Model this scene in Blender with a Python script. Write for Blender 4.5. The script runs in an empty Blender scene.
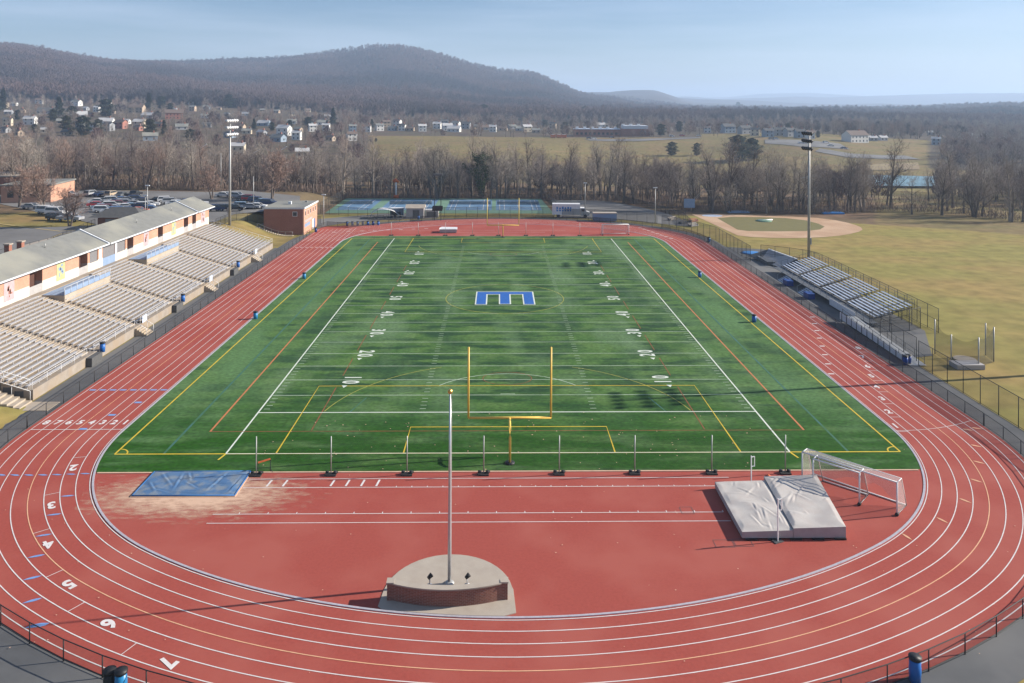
# aerial view of a school stadium in winter
HAZE, SKY, SUN, EXPO = .00020, .056, 5.2, .82
CLOUD = (9.5, 9.6, 10.0, 1)
TINT = (.88, .99, 1.16)
import bpy, math, random
import numpy as np
from mathutils import Vector, Matrix
R = math.radians
rng = random.Random(7)
sc = bpy.context.scene
col = sc.collection

# ------------------------------------------------------------------ helpers
def link(o):
    col.objects.link(o); return o
class MB:
    """collects polygons, builds ONE mesh object"""
    def __init__(s): s.v = []; s.f = []; s.m = []; s.sm = []
    def add(s, vs, fs, mi=0, smooth=False):
        b = len(s.v); s.v += [tuple(p) for p in vs]
        s.f += [[b + i for i in f] for f in fs]; s.m += [mi] * len(fs); s.sm += [smooth] * len(fs)
    def box(s, x0, x1, y0, y1, z0, z1, mi=0, rot=0, org=None):
        p = [(x0,y0,z0),(x1,y0,z0),(x1,y1,z0),(x0,y1,z0),(x0,y0,z1),(x1,y0,z1),(x1,y1,z1),(x0,y1,z1)]
        if rot:
            ox, oy = org if org else ((x0+x1)/2, (y0+y1)/2); c, n = math.cos(rot), math.sin(rot)
            p = [(ox+(x-ox)*c-(y-oy)*n, oy+(x-ox)*n+(y-oy)*c, z) for x, y, z in p]
        s.add(p, [(0,3,2,1),(4,5,6,7),(0,1,5,4),(1,2,6,5),(2,3,7,6),(3,0,4,7)], mi)
        return s
    def bar(s, a, b, w, h=None, mi=0):
        """rectangular bar from a to b"""
        h = w if h is None else h
        a, b = Vector(a), Vector(b); d = (b-a)
        if d.length < 1e-6: return s
        d.normalize(); up = Vector((0,0,1)) if abs(d.z) < .95 else Vector((0,1,0))
        x = d.cross(up).normalized() * w/2; y = x.cross(d).normalized() * h/2
        p = [a-x-y, a+x-y, a+x+y, a-x+y, b-x-y, b+x-y, b+x+y, b-x+y]
        s.add(p, [(0,3,2,1),(4,5,6,7),(0,1,5,4),(1,2,6,5),(2,3,7,6),(3,0,4,7)], mi); return s
    def tube(s, pts, rad, n=8, mi=0, cap=True, smooth=True):
        pts = [Vector(p) for p in pts]; rr = rad if isinstance(rad, (list, tuple)) else [rad]*len(pts)
        vs = []; k = len(pts)
        for i, p in enumerate(pts):
            d = (pts[min(i+1,k-1)] - pts[max(i-1,0)]).normalized()
            up = Vector((0,0,1)) if abs(d.z) < .9 else Vector((0,1,0))
            x = d.cross(up).normalized(); y = x.cross(d)
            for j in range(n):
                a = 2*math.pi*j/n; vs.append(p + (x*math.cos(a) + y*math.sin(a))*rr[i])
        fs = [(i*n+j, i*n+(j+1)%n, (i+1)*n+(j+1)%n, (i+1)*n+j) for i in range(k-1) for j in range(n)]
        if cap: fs += [tuple(range(n))[::-1], tuple((k-1)*n+j for j in range(n))]
        s.add(vs, fs, mi, smooth); return s
    def poly(s, pts, z=None, mi=0):
        s.add([(p[0], p[1], z if z is not None else p[2]) for p in pts], [tuple(range(len(pts)))], mi); return s
    def prism(s, pts, z0, z1, mi=0):
        n = len(pts)
        s.add([(x,y,z0) for x,y in pts] + [(x,y,z1) for x,y in pts],
              [tuple(range(n))[::-1], tuple(range(n,2*n))] + [(i,(i+1)%n,n+(i+1)%n,n+i) for i in range(n)], mi); return s
    def ribbon(s, pts, w, z, closed=False, mi=0):
        """flat painted line along a polyline"""
        n = len(pts); L = []; Rr = []
        for i in range(n):
            a = pts[(i-1) % n] if closed or i > 0 else pts[i]; b = pts[(i+1) % n] if closed or i < n-1 else pts[i]
            dx, dy = b[0]-a[0], b[1]-a[1]; l = math.hypot(dx, dy) or 1; nx, ny = -dy/l*w/2, dx/l*w/2
            L.append((pts[i][0]+nx, pts[i][1]+ny, z)); Rr.append((pts[i][0]-nx, pts[i][1]-ny, z))
        k = n if closed else n-1
        s.add(L+Rr, [(n+i, n+(i+1)%n, (i+1)%n, i) for i in range(k)], mi); return s
    def build(s, name, mats, parent=None, loc=None):
        me = bpy.data.meshes.new(name); me.from_pydata(s.v, [], s.f)
        for m in (mats if isinstance(mats, (list, tuple)) else [mats]): me.materials.append(m)
        if any(s.m): me.polygons.foreach_set('material_index', s.m)
        if any(s.sm): me.polygons.foreach_set('use_smooth', s.sm)
        me.update(); o = link(bpy.data.objects.new(name, me))
        if parent: o.parent = parent
        if loc: o.location = loc
        return o
def tag(o, label=None, cat=None, group=None, kind=None):
    if label: o['label'] = label
    if cat: o['category'] = cat
    if group: o['group'] = group
    if kind: o['kind'] = kind
    return o
def empty(name, loc=(0,0,0), rz=0, label=None, cat=None, group=None):
    o = link(bpy.data.objects.new(name, None)); o.location = loc; o.rotation_euler.z = rz; o.empty_display_size = .5
    return tag(o, label, cat, group)
def copy_tree(o, parent=None):
    c = o.copy(); link(c); c.parent = parent
    for ch in list(o.children): copy_tree(ch, c)
    return c
def ORD(i):
    return ['first','second','third','fourth','fifth','sixth','seventh','eighth','ninth','tenth','eleventh','twelfth','thirteenth','fourteenth','fifteenth','sixteenth','seventeenth','eighteenth','nineteenth','twentieth'][i] if i < 20 else '%dth' % (i+1)

# ------------------------------------------------------------------ materials
def mat(name, c, rough=.85, c2=None, scale=4.0, amt=.5, stretch=(1,1,1), detail=4, coord='pos', bump=0, metal=0, spec=.3, c3=None, scale3=.15):
    m = bpy.data.materials.new(name); m.use_nodes = True; nt = m.node_tree; n = nt.nodes; l = nt.links
    b = n['Principled BSDF']; b.inputs['Roughness'].default_value = rough; b.inputs['Metallic'].default_value = metal
    b.inputs['Specular IOR Level'].default_value = spec
    b.inputs['Base Color'].default_value = (*c, 1)
    if c2 is None: c2 = tuple(x*.8 for x in c)
    if coord == 'pos':
        g = n.new('ShaderNodeNewGeometry'); out = g.outputs['Position']
    else:
        g = n.new('ShaderNodeTexCoord'); out = g.outputs['Object']
    mp = n.new('ShaderNodeMapping'); mp.inputs['Scale'].default_value = stretch; l.new(out, mp.inputs['Vector'])
    t = n.new('ShaderNodeTexNoise'); t.inputs['Scale'].default_value = scale; t.inputs['Detail'].default_value = detail
    l.new(mp.outputs[0], t.inputs['Vector'])
    r = n.new('ShaderNodeMapRange'); r.inputs['From Min'].default_value = .5-amt*.4; r.inputs['From Max'].default_value = .5+amt*.4
    l.new(t.outputs['Fac'], r.inputs['Value'])
    mx = n.new('ShaderNodeMix'); mx.data_type = 'RGBA'; mx.inputs['A'].default_value = (*c, 1); mx.inputs['B'].default_value = (*c2, 1)
    l.new(r.outputs[0], mx.inputs['Factor']); src = mx.outputs['Result']
    if c3 is not None:
        t3 = n.new('ShaderNodeTexNoise'); t3.inputs['Scale'].default_value = scale3; t3.inputs['Detail'].default_value = 5; l.new(out, t3.inputs['Vector'])
        r3 = n.new('ShaderNodeMapRange'); r3.inputs['From Min'].default_value = .45; r3.inputs['From Max'].default_value = .62; l.new(t3.outputs['Fac'], r3.inputs['Value'])
        m3 = n.new('ShaderNodeMix'); m3.data_type = 'RGBA'; l.new(src, m3.inputs['A']); m3.inputs['B'].default_value = (*c3, 1); l.new(r3.outputs[0], m3.inputs['Factor']); src = m3.outputs['Result']
    l.new(src, b.inputs['Base Color'])
    if bump:
        bp = n.new('ShaderNodeBump'); bp.inputs['Strength'].default_value = bump; bp.inputs['Distance'].default_value = .02
        l.new(t.outputs['Fac'], bp.inputs['Height']); l.new(bp.outputs[0], b.inputs['Normal'])
    return m
def mesh_mat(name, c, cover):
    """woven wire or netting: mostly holes"""
    m = bpy.data.materials.new(name); m.use_nodes = True; nt = m.node_tree; n = nt.nodes; l = nt.links
    b = n['Principled BSDF']; b.inputs['Base Color'].default_value = (*c, 1); b.inputs['Roughness'].default_value = .6
    g = n.new('ShaderNodeNewGeometry'); t = n.new('ShaderNodeTexNoise'); t.inputs['Scale'].default_value = .9; l.new(g.outputs['Position'], t.inputs['Vector'])
    r = n.new('ShaderNodeMapRange'); r.inputs['To Min'].default_value = cover*.8; r.inputs['To Max'].default_value = cover*1.2; l.new(t.outputs['Fac'], r.inputs['Value'])
    tr = n.new('ShaderNodeBsdfTransparent'); ms = n.new('ShaderNodeMixShader')
    l.new(r.outputs[0], ms.inputs[0]); l.new(tr.outputs[0], ms.inputs[1]); l.new(b.outputs[0], ms.inputs[2])
    l.new(ms.outputs[0], n['Material Output'].inputs['Surface']); return m
M = {}
M['track'] = mat('track_rubber', (.355,.077,.059), .85, (.265,.058,.045), 5.0, .9, c3=(.34,.088,.068), scale3=.16, spec=.12)
M['white'] = mat('white_paint', (.72,.70,.68), .6, (.55,.5,.48), 2.5, .8)
M['peach'] = mat('peach_paint', (.72,.42,.25), .6, (.62,.34,.2), 3)
M['bluepaint'] = mat('blue_paint', (.20,.34,.60), .6, (.13,.25,.5), 3)
M['kerb'] = mat('kerb_aluminium', (.46,.44,.48), .5, (.36,.345,.38), 4, metal=.1)
M['turfline'] = mat('turf_white', (.68,.71,.64), .8, (.50,.56,.47), 1.2, .8)
M['turfthin'] = mat('turf_thin_white', (.50,.57,.46), .85, (.22,.34,.20), .9, .8)
M['yellow'] = mat('turf_yellow', (.62,.46,.04), .8, (.5,.36,.03), 1.5)
M['yellowthin'] = mat('turf_pale_yellow', (.35,.33,.06), .8, (.2,.24,.05), 1.2)
M['orange'] = mat('turf_orange', (.52,.18,.07), .8, (.36,.15,.06), 1.0, .8)
M['redline'] = mat('turf_red', (.27,.07,.03), .85, (.14,.08,.03), 1.2)
M['bluefaint'] = mat('turf_blue', (.04,.13,.12), .85, (.04,.12,.05), .6)
M['eblue'] = mat('letter_blue', (.02,.12,.42), .8, (.015,.09,.33), 2)
M['asphalt'] = mat('asphalt', (.115,.117,.12), .9, (.082,.084,.087), .8, .8, c3=(.15,.148,.145), scale3=.06)
M['asphalt2'] = mat('old_asphalt', (.15,.145,.14), .9, (.12,.115,.11), .5, .7, c3=(.18,.175,.17), scale3=.05)
M['concrete'] = mat('concrete', (.42,.36,.29), .85, (.34,.29,.23), 1.0, .7, c3=(.37,.30,.22), scale3=.3)
M['concrete_old'] = mat('weathered_concrete', (.36,.315,.265), .9, (.21,.175,.145), 1.1, 1.0, c3=(.29,.23,.17), scale3=.45)
M['slab'] = mat('concrete_slab', (.40,.35,.29), .85, (.34,.29,.24), 1.2, .6)
M['alu'] = mat('aluminium', (.49,.49,.505), .5, (.36,.355,.36), 1.3, 1.0)
M['alublue'] = mat('blue_grey_aluminium', (.52,.58,.68), .45, (.44,.50,.60), 2)
M['galv'] = mat('galvanised_steel', (.42,.42,.41), .5, (.34,.34,.33), 2, metal=.4)
M['blackmetal'] = mat('black_coated_steel', (.018,.019,.022), .55, (.03,.03,.03), 3)
M['greymetal'] = mat('grey_steel', (.14,.145,.15), .5, (.1,.1,.1), 3, metal=.3)
M['whitemetal'] = mat('white_steel', (.74,.74,.74), .4, (.62,.62,.62), 3)
M['yellowmetal'] = mat('yellow_steel', (.82,.55,.11), .4, (.72,.47,.09), 3)
M['polemetal'] = mat('brushed_pole', (.55,.56,.58), .3, (.48,.49,.51), 3, metal=.5)
M['gold'] = mat('gold', (.65,.42,.12), .3, metal=.7)
M['rubber'] = mat('black_rubber', (.02,.02,.022), .7, (.03,.03,.03), 5)
M['mesh'] = mesh_mat('chain_link', (.03,.032,.035), .34)
M['meshdense'] = mesh_mat('dense_chain_link', (.04,.042,.046), .5)
M['meshlight'] = mesh_mat('light_chain_link', (.03,.032,.035), .2)
M['net'] = mesh_mat('white_netting', (.6,.56,.54), .3)
M['netdark'] = mesh_mat('dark_netting', (.03,.03,.03), .16)
M['netfaint'] = mesh_mat('faint_netting', (.05,.05,.05), .05)
M['bluebarrel'] = mat('blue_plastic', (.02,.13,.42), .35, (.02,.11,.36), 3)
M['tealbarrel'] = mat('teal_plastic', (.02,.20,.42), .35, (.02,.17,.36), 3)
M['navy'] = mat('navy_plastic', (.012,.05,.24), .35, (.01,.04,.18), 3)
M['black'] = mat('black_plastic', (.015,.015,.018), .5, (.02,.02,.02), 3)
M['tarpblue'] = mat('blue_tarpaulin', (.10,.17,.27), .6, (.05,.13,.28), .9, 1.0, c3=(.17,.21,.26), scale3=1.2, bump=.4)
M['tarpedge'] = mat('blue_tarpaulin_edge', (.03,.15,.38), .5, (.025,.12,.32), 2)
M['cover'] = mat('grey_vinyl_cover', (.50,.47,.44), .6, (.41,.38,.35), .9, .8, c3=(.44,.40,.37), scale3=1.5, bump=.2)
M['coverdark'] = mat('grey_vinyl_side', (.40,.38,.37), .6, (.34,.32,.31), 1.5)
M['roofgrey'] = mat('grey_shingle', (.20,.203,.192), .9, (.15,.152,.143), 1.2, .8, c3=(.25,.245,.21), scale3=.12)
M['roofdark'] = mat('dark_shingle', (.10,.10,.10), .9, (.075,.075,.075), 1.5)
M['trim'] = mat('white_trim', (.66,.68,.70), .5, (.55,.57,.6), 2)
M['darkgap'] = mat('dark_grey', (.10,.10,.10), .8)
M['whitewall'] = mat('white_masonry', (.62,.57,.51), .8, (.54,.49,.43), 1.5)
M['glass'] = mat('dark_glass', (.03,.035,.04), .1, (.05,.055,.06), 1, spec=.6)
M['shutter'] = mat('grey_shutter', (.20,.195,.20), .6, (.16,.155,.16), 4)
M['door'] = mat('dark_brown_door', (.10,.045,.035), .7, (.08,.04,.03), 3)
M['bluerail'] = mat('blue_panel', (.25,.32,.43), .6, (.18,.26,.40), .9, .9)
M['bluebright'] = mat('blue_banner', (.05,.22,.52), .5, (.04,.18,.46), 1.5)
M['sand'] = mat('sand', (.62,.42,.30), .95, (.54,.34,.24), 2)
M['clay'] = mat('infield_clay', (.43,.28,.175), .95, (.37,.235,.145), .35, .8, c3=(.47,.32,.21), scale3=.1)
M['infgrass'] = mat('infield_grass', (.165,.145,.055), .95, (.13,.12,.045), .5, .8)
M['grass'] = mat('dry_grass', (.19,.16,.055), .95, (.145,.135,.042), .3, .8, c3=(.24,.19,.08), scale3=.05)
M['kerbyellow'] = mat('yellow_kerb', (.5,.38,.17), .8)
M['courtgreen'] = mat('court_green', (.15,.26,.19), .85, (.11,.2,.14), .5)
M['courtblue'] = mat('court_blue', (.14,.25,.36), .85, (.06,.13,.25), .5)
M['bark'] = mat('bark', (.17,.14,.12), .95, (.085,.068,.058), 2.0, .8)
M['barkpale'] = mat('pale_bark', (.34,.29,.24), .9, (.2,.16,.13), 2.0, .8)
M['twig'] = mat('twigs', (.30,.25,.215), .95, (.19,.155,.135), .25, .8, c3=(.37,.31,.26), scale3=.03)
M['twigred'] = mat('reddish_twigs', (.33,.225,.18), .95, (.24,.165,.135), .25, .8)
M['twigfar'] = mat('far_twigs', (.185,.125,.112), .95, (.12,.08,.076), .02, 1.0, c3=(.062,.054,.060), scale3=.0035)
M['twigpale'] = mat('pale_twigs', (.42,.37,.31), .95, (.30,.26,.22), .25, .8); M['twigdark'] = mat('dark_twigs', (.20,.165,.155), .95, (.13,.105,.10), .25, .8)
M['thicket'] = mat('thicket', (.25,.18,.14), .95, (.17,.125,.10), .2, .8)
M['ivy'] = mat('ivy_leaves', (.055,.085,.025), .8, (.03,.055,.02), 1)
M['evergreen'] = mat('evergreen_needles', (.026,.042,.026), .85, (.018,.034,.022), .5, .9)
M['evergreen2'] = mat('olive_needles', (.055,.062,.028), .85, (.035,.042,.022), .5, .9)
M['orangeplastic'] = mat('orange_plastic', (.6,.13,.04), .5)
M['tyre'] = mat('tyre', (.02,.02,.02), .8)
M['hub'] = mat('wheel_hub', (.35,.35,.36), .4, metal=.5)

def brick(name, c1, c2, mortar, scale=1.0, dark=1.0):
    m = bpy.data.materials.new(name); m.use_nodes = True; nt = m.node_tree; n = nt.nodes; l = nt.links
    b = n['Principled BSDF']; b.inputs['Roughness'].default_value = .9; b.inputs['Specular IOR Level'].default_value = .2
    g = n.new('ShaderNodeNewGeometry'); sx = n.new('ShaderNodeSeparateXYZ'); l.new(g.outputs['Position'], sx.inputs[0])
    ad = n.new('ShaderNodeMath'); ad.operation = 'ADD'; l.new(sx.outputs[0], ad.inputs[0]); l.new(sx.outputs[1], ad.inputs[1])
    cb = n.new('ShaderNodeCombineXYZ'); l.new(ad.outputs[0], cb.inputs[0]); l.new(sx.outputs[2], cb.inputs[1])
    br = n.new('ShaderNodeTexBrick'); br.inputs['Scale'].default_value = scale
    br.inputs['Brick Width'].default_value = .22; br.inputs['Row Height'].default_value = .075; br.inputs['Mortar Size'].default_value = .008
    br.inputs['Color1'].default_value = (*c1,1); br.inputs['Color2'].default_value = (*c2,1); br.inputs['Mortar'].default_value = (*mortar,1)
    l.new(cb.outputs[0], br.inputs['Vector'])
    t = n.new('ShaderNodeTexNoise'); t.inputs['Scale'].default_value = .6; t.inputs['Detail'].default_value = 5; l.new(g.outputs['Position'], t.inputs['Vector'])
    r = n.new('ShaderNodeMapRange'); r.inputs['To Min'].default_value = .8; r.inputs['To Max'].default_value = 1.15; l.new(t.outputs['Fac'], r.inputs['Value'])
    mu = n.new('ShaderNodeVectorMath'); mu.operation = 'SCALE'; l.new(br.outputs['Color'], mu.inputs[0]); l.new(r.outputs[0], mu.inputs['Scale'])
    l.new(mu.outputs[0], b.inputs['Base Color']); return m
M['brick'] = brick('orange_brick', (.53,.27,.175), (.45,.215,.14), (.5,.36,.28))
M['brickred'] = brick('red_brick', (.34,.13,.085), (.27,.10,.07), (.3,.2,.16))
M['brickplanter'] = brick('planter_brick', (.27,.10,.07), (.20,.075,.055), (.30,.22,.18), .8)

def turf_mat():
    m = bpy.data.materials.new('artificial_turf'); m.use_nodes = True; nt = m.node_tree; n = nt.nodes; l = nt.links
    b = n['Principled BSDF']; b.inputs['Roughness'].default_value = .9; b.inputs['Specular IOR Level'].default_value = .15
    g = n.new('ShaderNodeNewGeometry')
    def noise(scale, st, det=4):
        mp = n.new('ShaderNodeMapping'); mp.inputs['Scale'].default_value = st; l.new(g.outputs['Position'], mp.inputs['Vector'])
        t = n.new('ShaderNodeTexNoise'); t.inputs['Scale'].default_value = scale; t.inputs['Detail'].default_value = det; l.new(mp.outputs[0], t.inputs['Vector']); return t.outputs['Fac']
    def rng_(x, a, c):
        r = n.new('ShaderNodeMapRange'); r.inputs['From Min'].default_value = a; r.inputs['From Max'].default_value = c; l.new(x, r.inputs['Value']); return r.outputs[0]
    def mix(f, a, c):
        k = n.new('ShaderNodeMix'); k.data_type = 'RGBA'
        l.new(f, k.inputs['Factor'])
        for s_, v_ in (('A', a), ('B', c)):
            if isinstance(v_, tuple): k.inputs[s_].default_value = (*v_, 1)
            else: l.new(v_, k.inputs[s_])
        return k.outputs['Result']
    base = mix(rng_(noise(.35, (1,1,1)), .38, .62), (.052,.122,.026), (.088,.162,.044))
    streak = mix(rng_(noise(.20, (.7,2.6,1), 9), .45, .62), base, (.018,.055,.020)); streak = mix(rng_(noise(.13, (1.3,.6,1), 8), .52, .70), streak, (.022,.062,.024))      # worn, brushed-down streaks across the pile
    pale = mix(rng_(noise(.09, (1.6,.5,1), 7), .50, .72), streak, (.11,.185,.085))           # lighter lengths of pile beside the sidelines
    sx = n.new('ShaderNodeSeparateXYZ'); l.new(g.outputs['Position'], sx.inputs[0])
    # deeper green near end: nap band plus view-dependent sheen painted into the colour
    ab = n.new('ShaderNodeMath'); ab.operation = 'ABSOLUTE'; l.new(sx.outputs[0], ab.inputs[0]); sd_ = rng_(ab.outputs[0], 23, 31); sm_ = n.new('ShaderNodeMath'); sm_.operation = 'MULTIPLY'; l.new(sd_, sm_.inputs[0]); l.new(rng_(noise(.16, (1.4,.35,1), 7), .35, .62), sm_.inputs[1]); pale = mix(sm_.outputs[0], pale, (.085,.17,.062))
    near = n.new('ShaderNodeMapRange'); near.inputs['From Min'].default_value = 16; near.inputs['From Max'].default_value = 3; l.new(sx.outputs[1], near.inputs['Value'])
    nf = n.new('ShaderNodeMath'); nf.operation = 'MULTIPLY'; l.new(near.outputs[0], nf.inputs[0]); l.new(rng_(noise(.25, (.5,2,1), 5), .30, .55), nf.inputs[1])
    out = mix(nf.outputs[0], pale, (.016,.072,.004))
    fine = noise(2.2, (1,1.3,1), 8); r = n.new('ShaderNodeMapRange'); r.inputs['From Min'].default_value = .3; r.inputs['From Max'].default_value = .7; r.inputs['To Min'].default_value = .68; r.inputs['To Max'].default_value = 1.3; l.new(fine, r.inputs['Value'])
    mu = n.new('ShaderNodeVectorMath'); mu.operation = 'SCALE'; l.new(out, mu.inputs[0]); l.new(r.outputs[0], mu.inputs['Scale'])
    l.new(mu.outputs[0], b.inputs['Base Color']); return m
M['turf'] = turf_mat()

def ground_mat():
    m = bpy.data.materials.new('ground_cover'); m.use_nodes = True; nt = m.node_tree; n = nt.nodes; l = nt.links
    b = n['Principled BSDF']; b.inputs['Roughness'].default_value = .95; b.inputs['Specular IOR Level'].default_value = .1
    a = n.new('ShaderNodeVertexColor'); a.layer_name = 'cover'
    g = n.new('ShaderNodeNewGeometry')
    t = n.new('ShaderNodeTexNoise'); t.inputs['Scale'].default_value = .35; t.inputs['Detail'].default_value = 6; l.new(g.outputs['Position'], t.inputs['Vector'])
    mp = n.new('ShaderNodeMapping'); mp.inputs['Scale'].default_value = (.7,1.2,1); l.new(g.outputs['Position'], mp.inputs['Vector'])
    t2 = n.new('ShaderNodeTexNoise'); t2.inputs['Scale'].default_value = .06; t2.inputs['Detail'].default_value = 6; l.new(mp.outputs[0], t2.inputs['Vector'])
    r = n.new('ShaderNodeMapRange'); r.inputs['From Min'].default_value=.3; r.inputs['From Max'].default_value=.7; r.inputs['To Min'].default_value = .78; r.inputs['To Max'].default_value = 1.2; l.new(t.outputs['Fac'], r.inputs['Value'])
    mu = n.new('ShaderNodeVectorMath'); mu.operation = 'SCALE'; l.new(a.outputs['Color'], mu.inputs[0]); l.new(r.outputs[0], mu.inputs['Scale'])
    # patches of greener or browner sward
    r2 = n.new('ShaderNodeMapRange'); r2.inputs['From Min'].default_value=.42; r2.inputs['From Max'].default_value=.66; l.new(t2.outputs['Fac'], r2.inputs['Value'])
    tint = n.new('ShaderNodeMix'); tint.data_type='RGBA'; tint.inputs['A'].default_value=(.92,1.0,.86,1); tint.inputs['B'].default_value=(1.11,1.0,1.03,1); l.new(r2.outputs[0], tint.inputs['Factor'])
    mm = n.new('ShaderNodeVectorMath'); mm.operation = 'MULTIPLY'; l.new(mu.outputs[0], mm.inputs[0]); l.new(tint.outputs['Result'], mm.inputs[1])
    l.new(mm.outputs[0], b.inputs['Base Color']); return m
M['ground'] = ground_mat()

# ------------------------------------------------------------------ camera frame used to survey the far landscape
F, V0, CH, CX, CY, YAW, ROLL = 790.24, 104.897, 30.109, -1.0429, -68.241, .0166, .004
def ray(u, v):
    a, b = (u-512)/F, (v-V0)/F
    a, b = a*math.cos(ROLL)+b*math.sin(ROLL), -a*math.sin(ROLL)+b*math.cos(ROLL)
    return (a*math.cos(YAW)+math.sin(YAW), -a*math.sin(YAW)+math.cos(YAW), -b)

# ------------------------------------------------------------------ terrain
AU = [-700,-300,-150,0,130,260,390,520,600,650,700,800,900,1024,1170,1400,1800]
AD = [150,200,260,350,450,550,650,800,1000,1300,1700,2200,2750,3300,4500,6000,8000,10000,13000]
AZ = {
 -700:[4,4,4,4,5,8,12,20,32,60,120,150,160,160,150,140,130,130,130],
 -300:[4,4,4,4,5,9,13,20,32,64,125,160,165,160,150,140,130,130,130],
 -150:[4,4,4,4,5,9,13,20,32,72,150,202,190,160,150,140,130,130,130],
 0:[4,4,4,4,5,9,13,20,31,68,134,184,172,150,140,140,130,130,130],
 130:[4,4,4,3,5,8,12,18,27,50,88,132,165,186,150,140,130,130,130],
 260:[2,1,0,-1,2,5,9,14,21,34,60,105,172,208,160,140,130,130,130],
 390:[0,0,-1,-2,-1,2,4,8,12,24,54,118,230,200,160,140,130,130,130],
 520:[0,0,-1,-3,-3,0,3,6,8,14,32,80,140,120,110,120,110,100,100],
 600:[0,0,-1,-4,-4,-1,3,5,6,9,14,28,52,66,104,60,40,80,90],
 650:[0,0,-1,-4,-4,0,4,5,6,8,10,15,25,45,120,60,40,90,90],
 700:[0,0,-1,-4,-4,0,4,5,6,7,8,10,12,22,44,58,84,135,90],
 800:[0,0,-1,-5,-4,3,7,7,7,8,8,9,9,8,8,68,88,138,100],
 900:[0,0,-1,-6,-4,-1,3,4,4,4,6,12,16,12,8,86,104,140,100],
 1024:[0,0,-1,-6,-5,-3,-2,0,1,3,14,26,20,12,8,72,112,140,100],
 1170:[0,0,-1,-5,-5,-4,-2,0,2,5,22,36,26,16,10,10,30,115,100],
 1400:[0,0,-1,-4,-4,-3,-2,0,2,6,24,36,26,16,10,10,30,110,100],
 1800:[0,0,0,-2,-2,-2,-2,0,2,6,20,26,20,16,10,10,30,110,100]}
AT = np.array([(u-498.9)/F for u in AU]); ADn = np.log(np.array(AD, float)); AZn = np.array([AZ[u] for u in AU], float)
def smooth(x): x = np.clip(x, 0, 1); return x*x*(3-2*x)
_rs = np.random.RandomState(3); _ph = _rs.rand(64, 4)
def vnoise(x, y, s):
    r = 0
    for k in range(10):
        a = _ph[k,0]*6.28; f = s*(1+_ph[k,1]*1.6)
        r = r + np.sin((x*np.cos(a)+y*np.sin(a))*f + _ph[k,2]*6.28)
    return r/10
def height(x, y):
    x = np.asarray(x, float); y = np.asarray(y, float)
    dx, dy = x-CX, y-CY; d = np.hypot(dx, dy)*1.0
    fy = np.maximum(dy, 1e-3); t = np.clip(dx/fy, AT[0], AT[-1]); t = np.where(dy <= 1, np.where(dx < 0, AT[0], AT[-1]), t)
    dd = np.log(np.clip(np.where(dy > 1, dy, d), 150, 12900))
    i = np.clip(np.searchsorted(AT, t)-1, 0, len(AT)-2); j = np.clip(np.searchsorted(ADn, dd)-1, 0, len(AD)-2)
    a = (t-AT[i])/(AT[i+1]-AT[i]); b = (dd-ADn[j])/(ADn[j+1]-ADn[j]); a = smooth(a)
    z = (AZn[i,j]*(1-a)+AZn[i+1,j]*a)*(1-b) + (AZn[i,j+1]*(1-a)+AZn[i+1,j+1]*a)*b
    far = smooth((d-900)/900)
    z = z + far*(vnoise(x, y, .006)*9 + vnoise(x+50, y, .017)*4) + smooth((d-5000)/1500)*vnoise(x, y, .0013)*150
    # near field: flat ground, raised plateau on the west side
    bank = smooth((-x-49.5)/13.0)*4.0
    bank = np.where(y < 11, smooth((-x-46.5)/14)*4.2*smooth((y+22)/26), bank)
    k = smooth((dy-225)/60)
    return bank*(1-k) + z*k
def H1(x, y): return float(height(x, y))
_gh = {}
def ground_hit(u, v, dmin=180):
    k = (u, v, dmin)
    if k not in _gh: _gh[k] = ground_hit_(u, v, dmin)
    return _gh[k]
def ground_hit_(u, v, dmin):
    r = ray(u, v); d = dmin
    px = None
    while d < 12500:
        x, y, z = CX+r[0]*d, CY+r[1]*d, CH+r[2]*d
        if H1(x, y) >= z: return (x, y, H1(x, y))
        d *= 1.006
    return None
def lc(x, y, d, t):
    """land cover colour"""
    grass = np.array([.252,.202,.074]); tan = np.array([.235,.18,.092]); wood = np.array([.115,.078,.052]); bare = np.array([.17,.12,.075]); town = np.array([.10,.078,.06]); hill = np.array([.062,.048,.045])
    u = t*F+498.9
    if d < 222: 
        if x < -46 and y > 98: return grass*np.array([.9,.84,.95])
        if x < -60: return grass*np.array([.88,.82,.95])
        return grass
    if d < 330 and u < 880: return wood*.9 + bare*.3
    if 330 <= d < (660 if u < 700 else 740) and 370 < u < 935: return tan*np.array([.98,.98,.9])*(.80+.14*math.sin(x*.021+math.sin(y*.03))*math.sin(y*.017))
    if d < 330: return tan*.8
    if d < 500 and u >= 860: return tan*.85
    if d < 1150: return town if u < 700 else town*.95
    return hill
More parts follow.
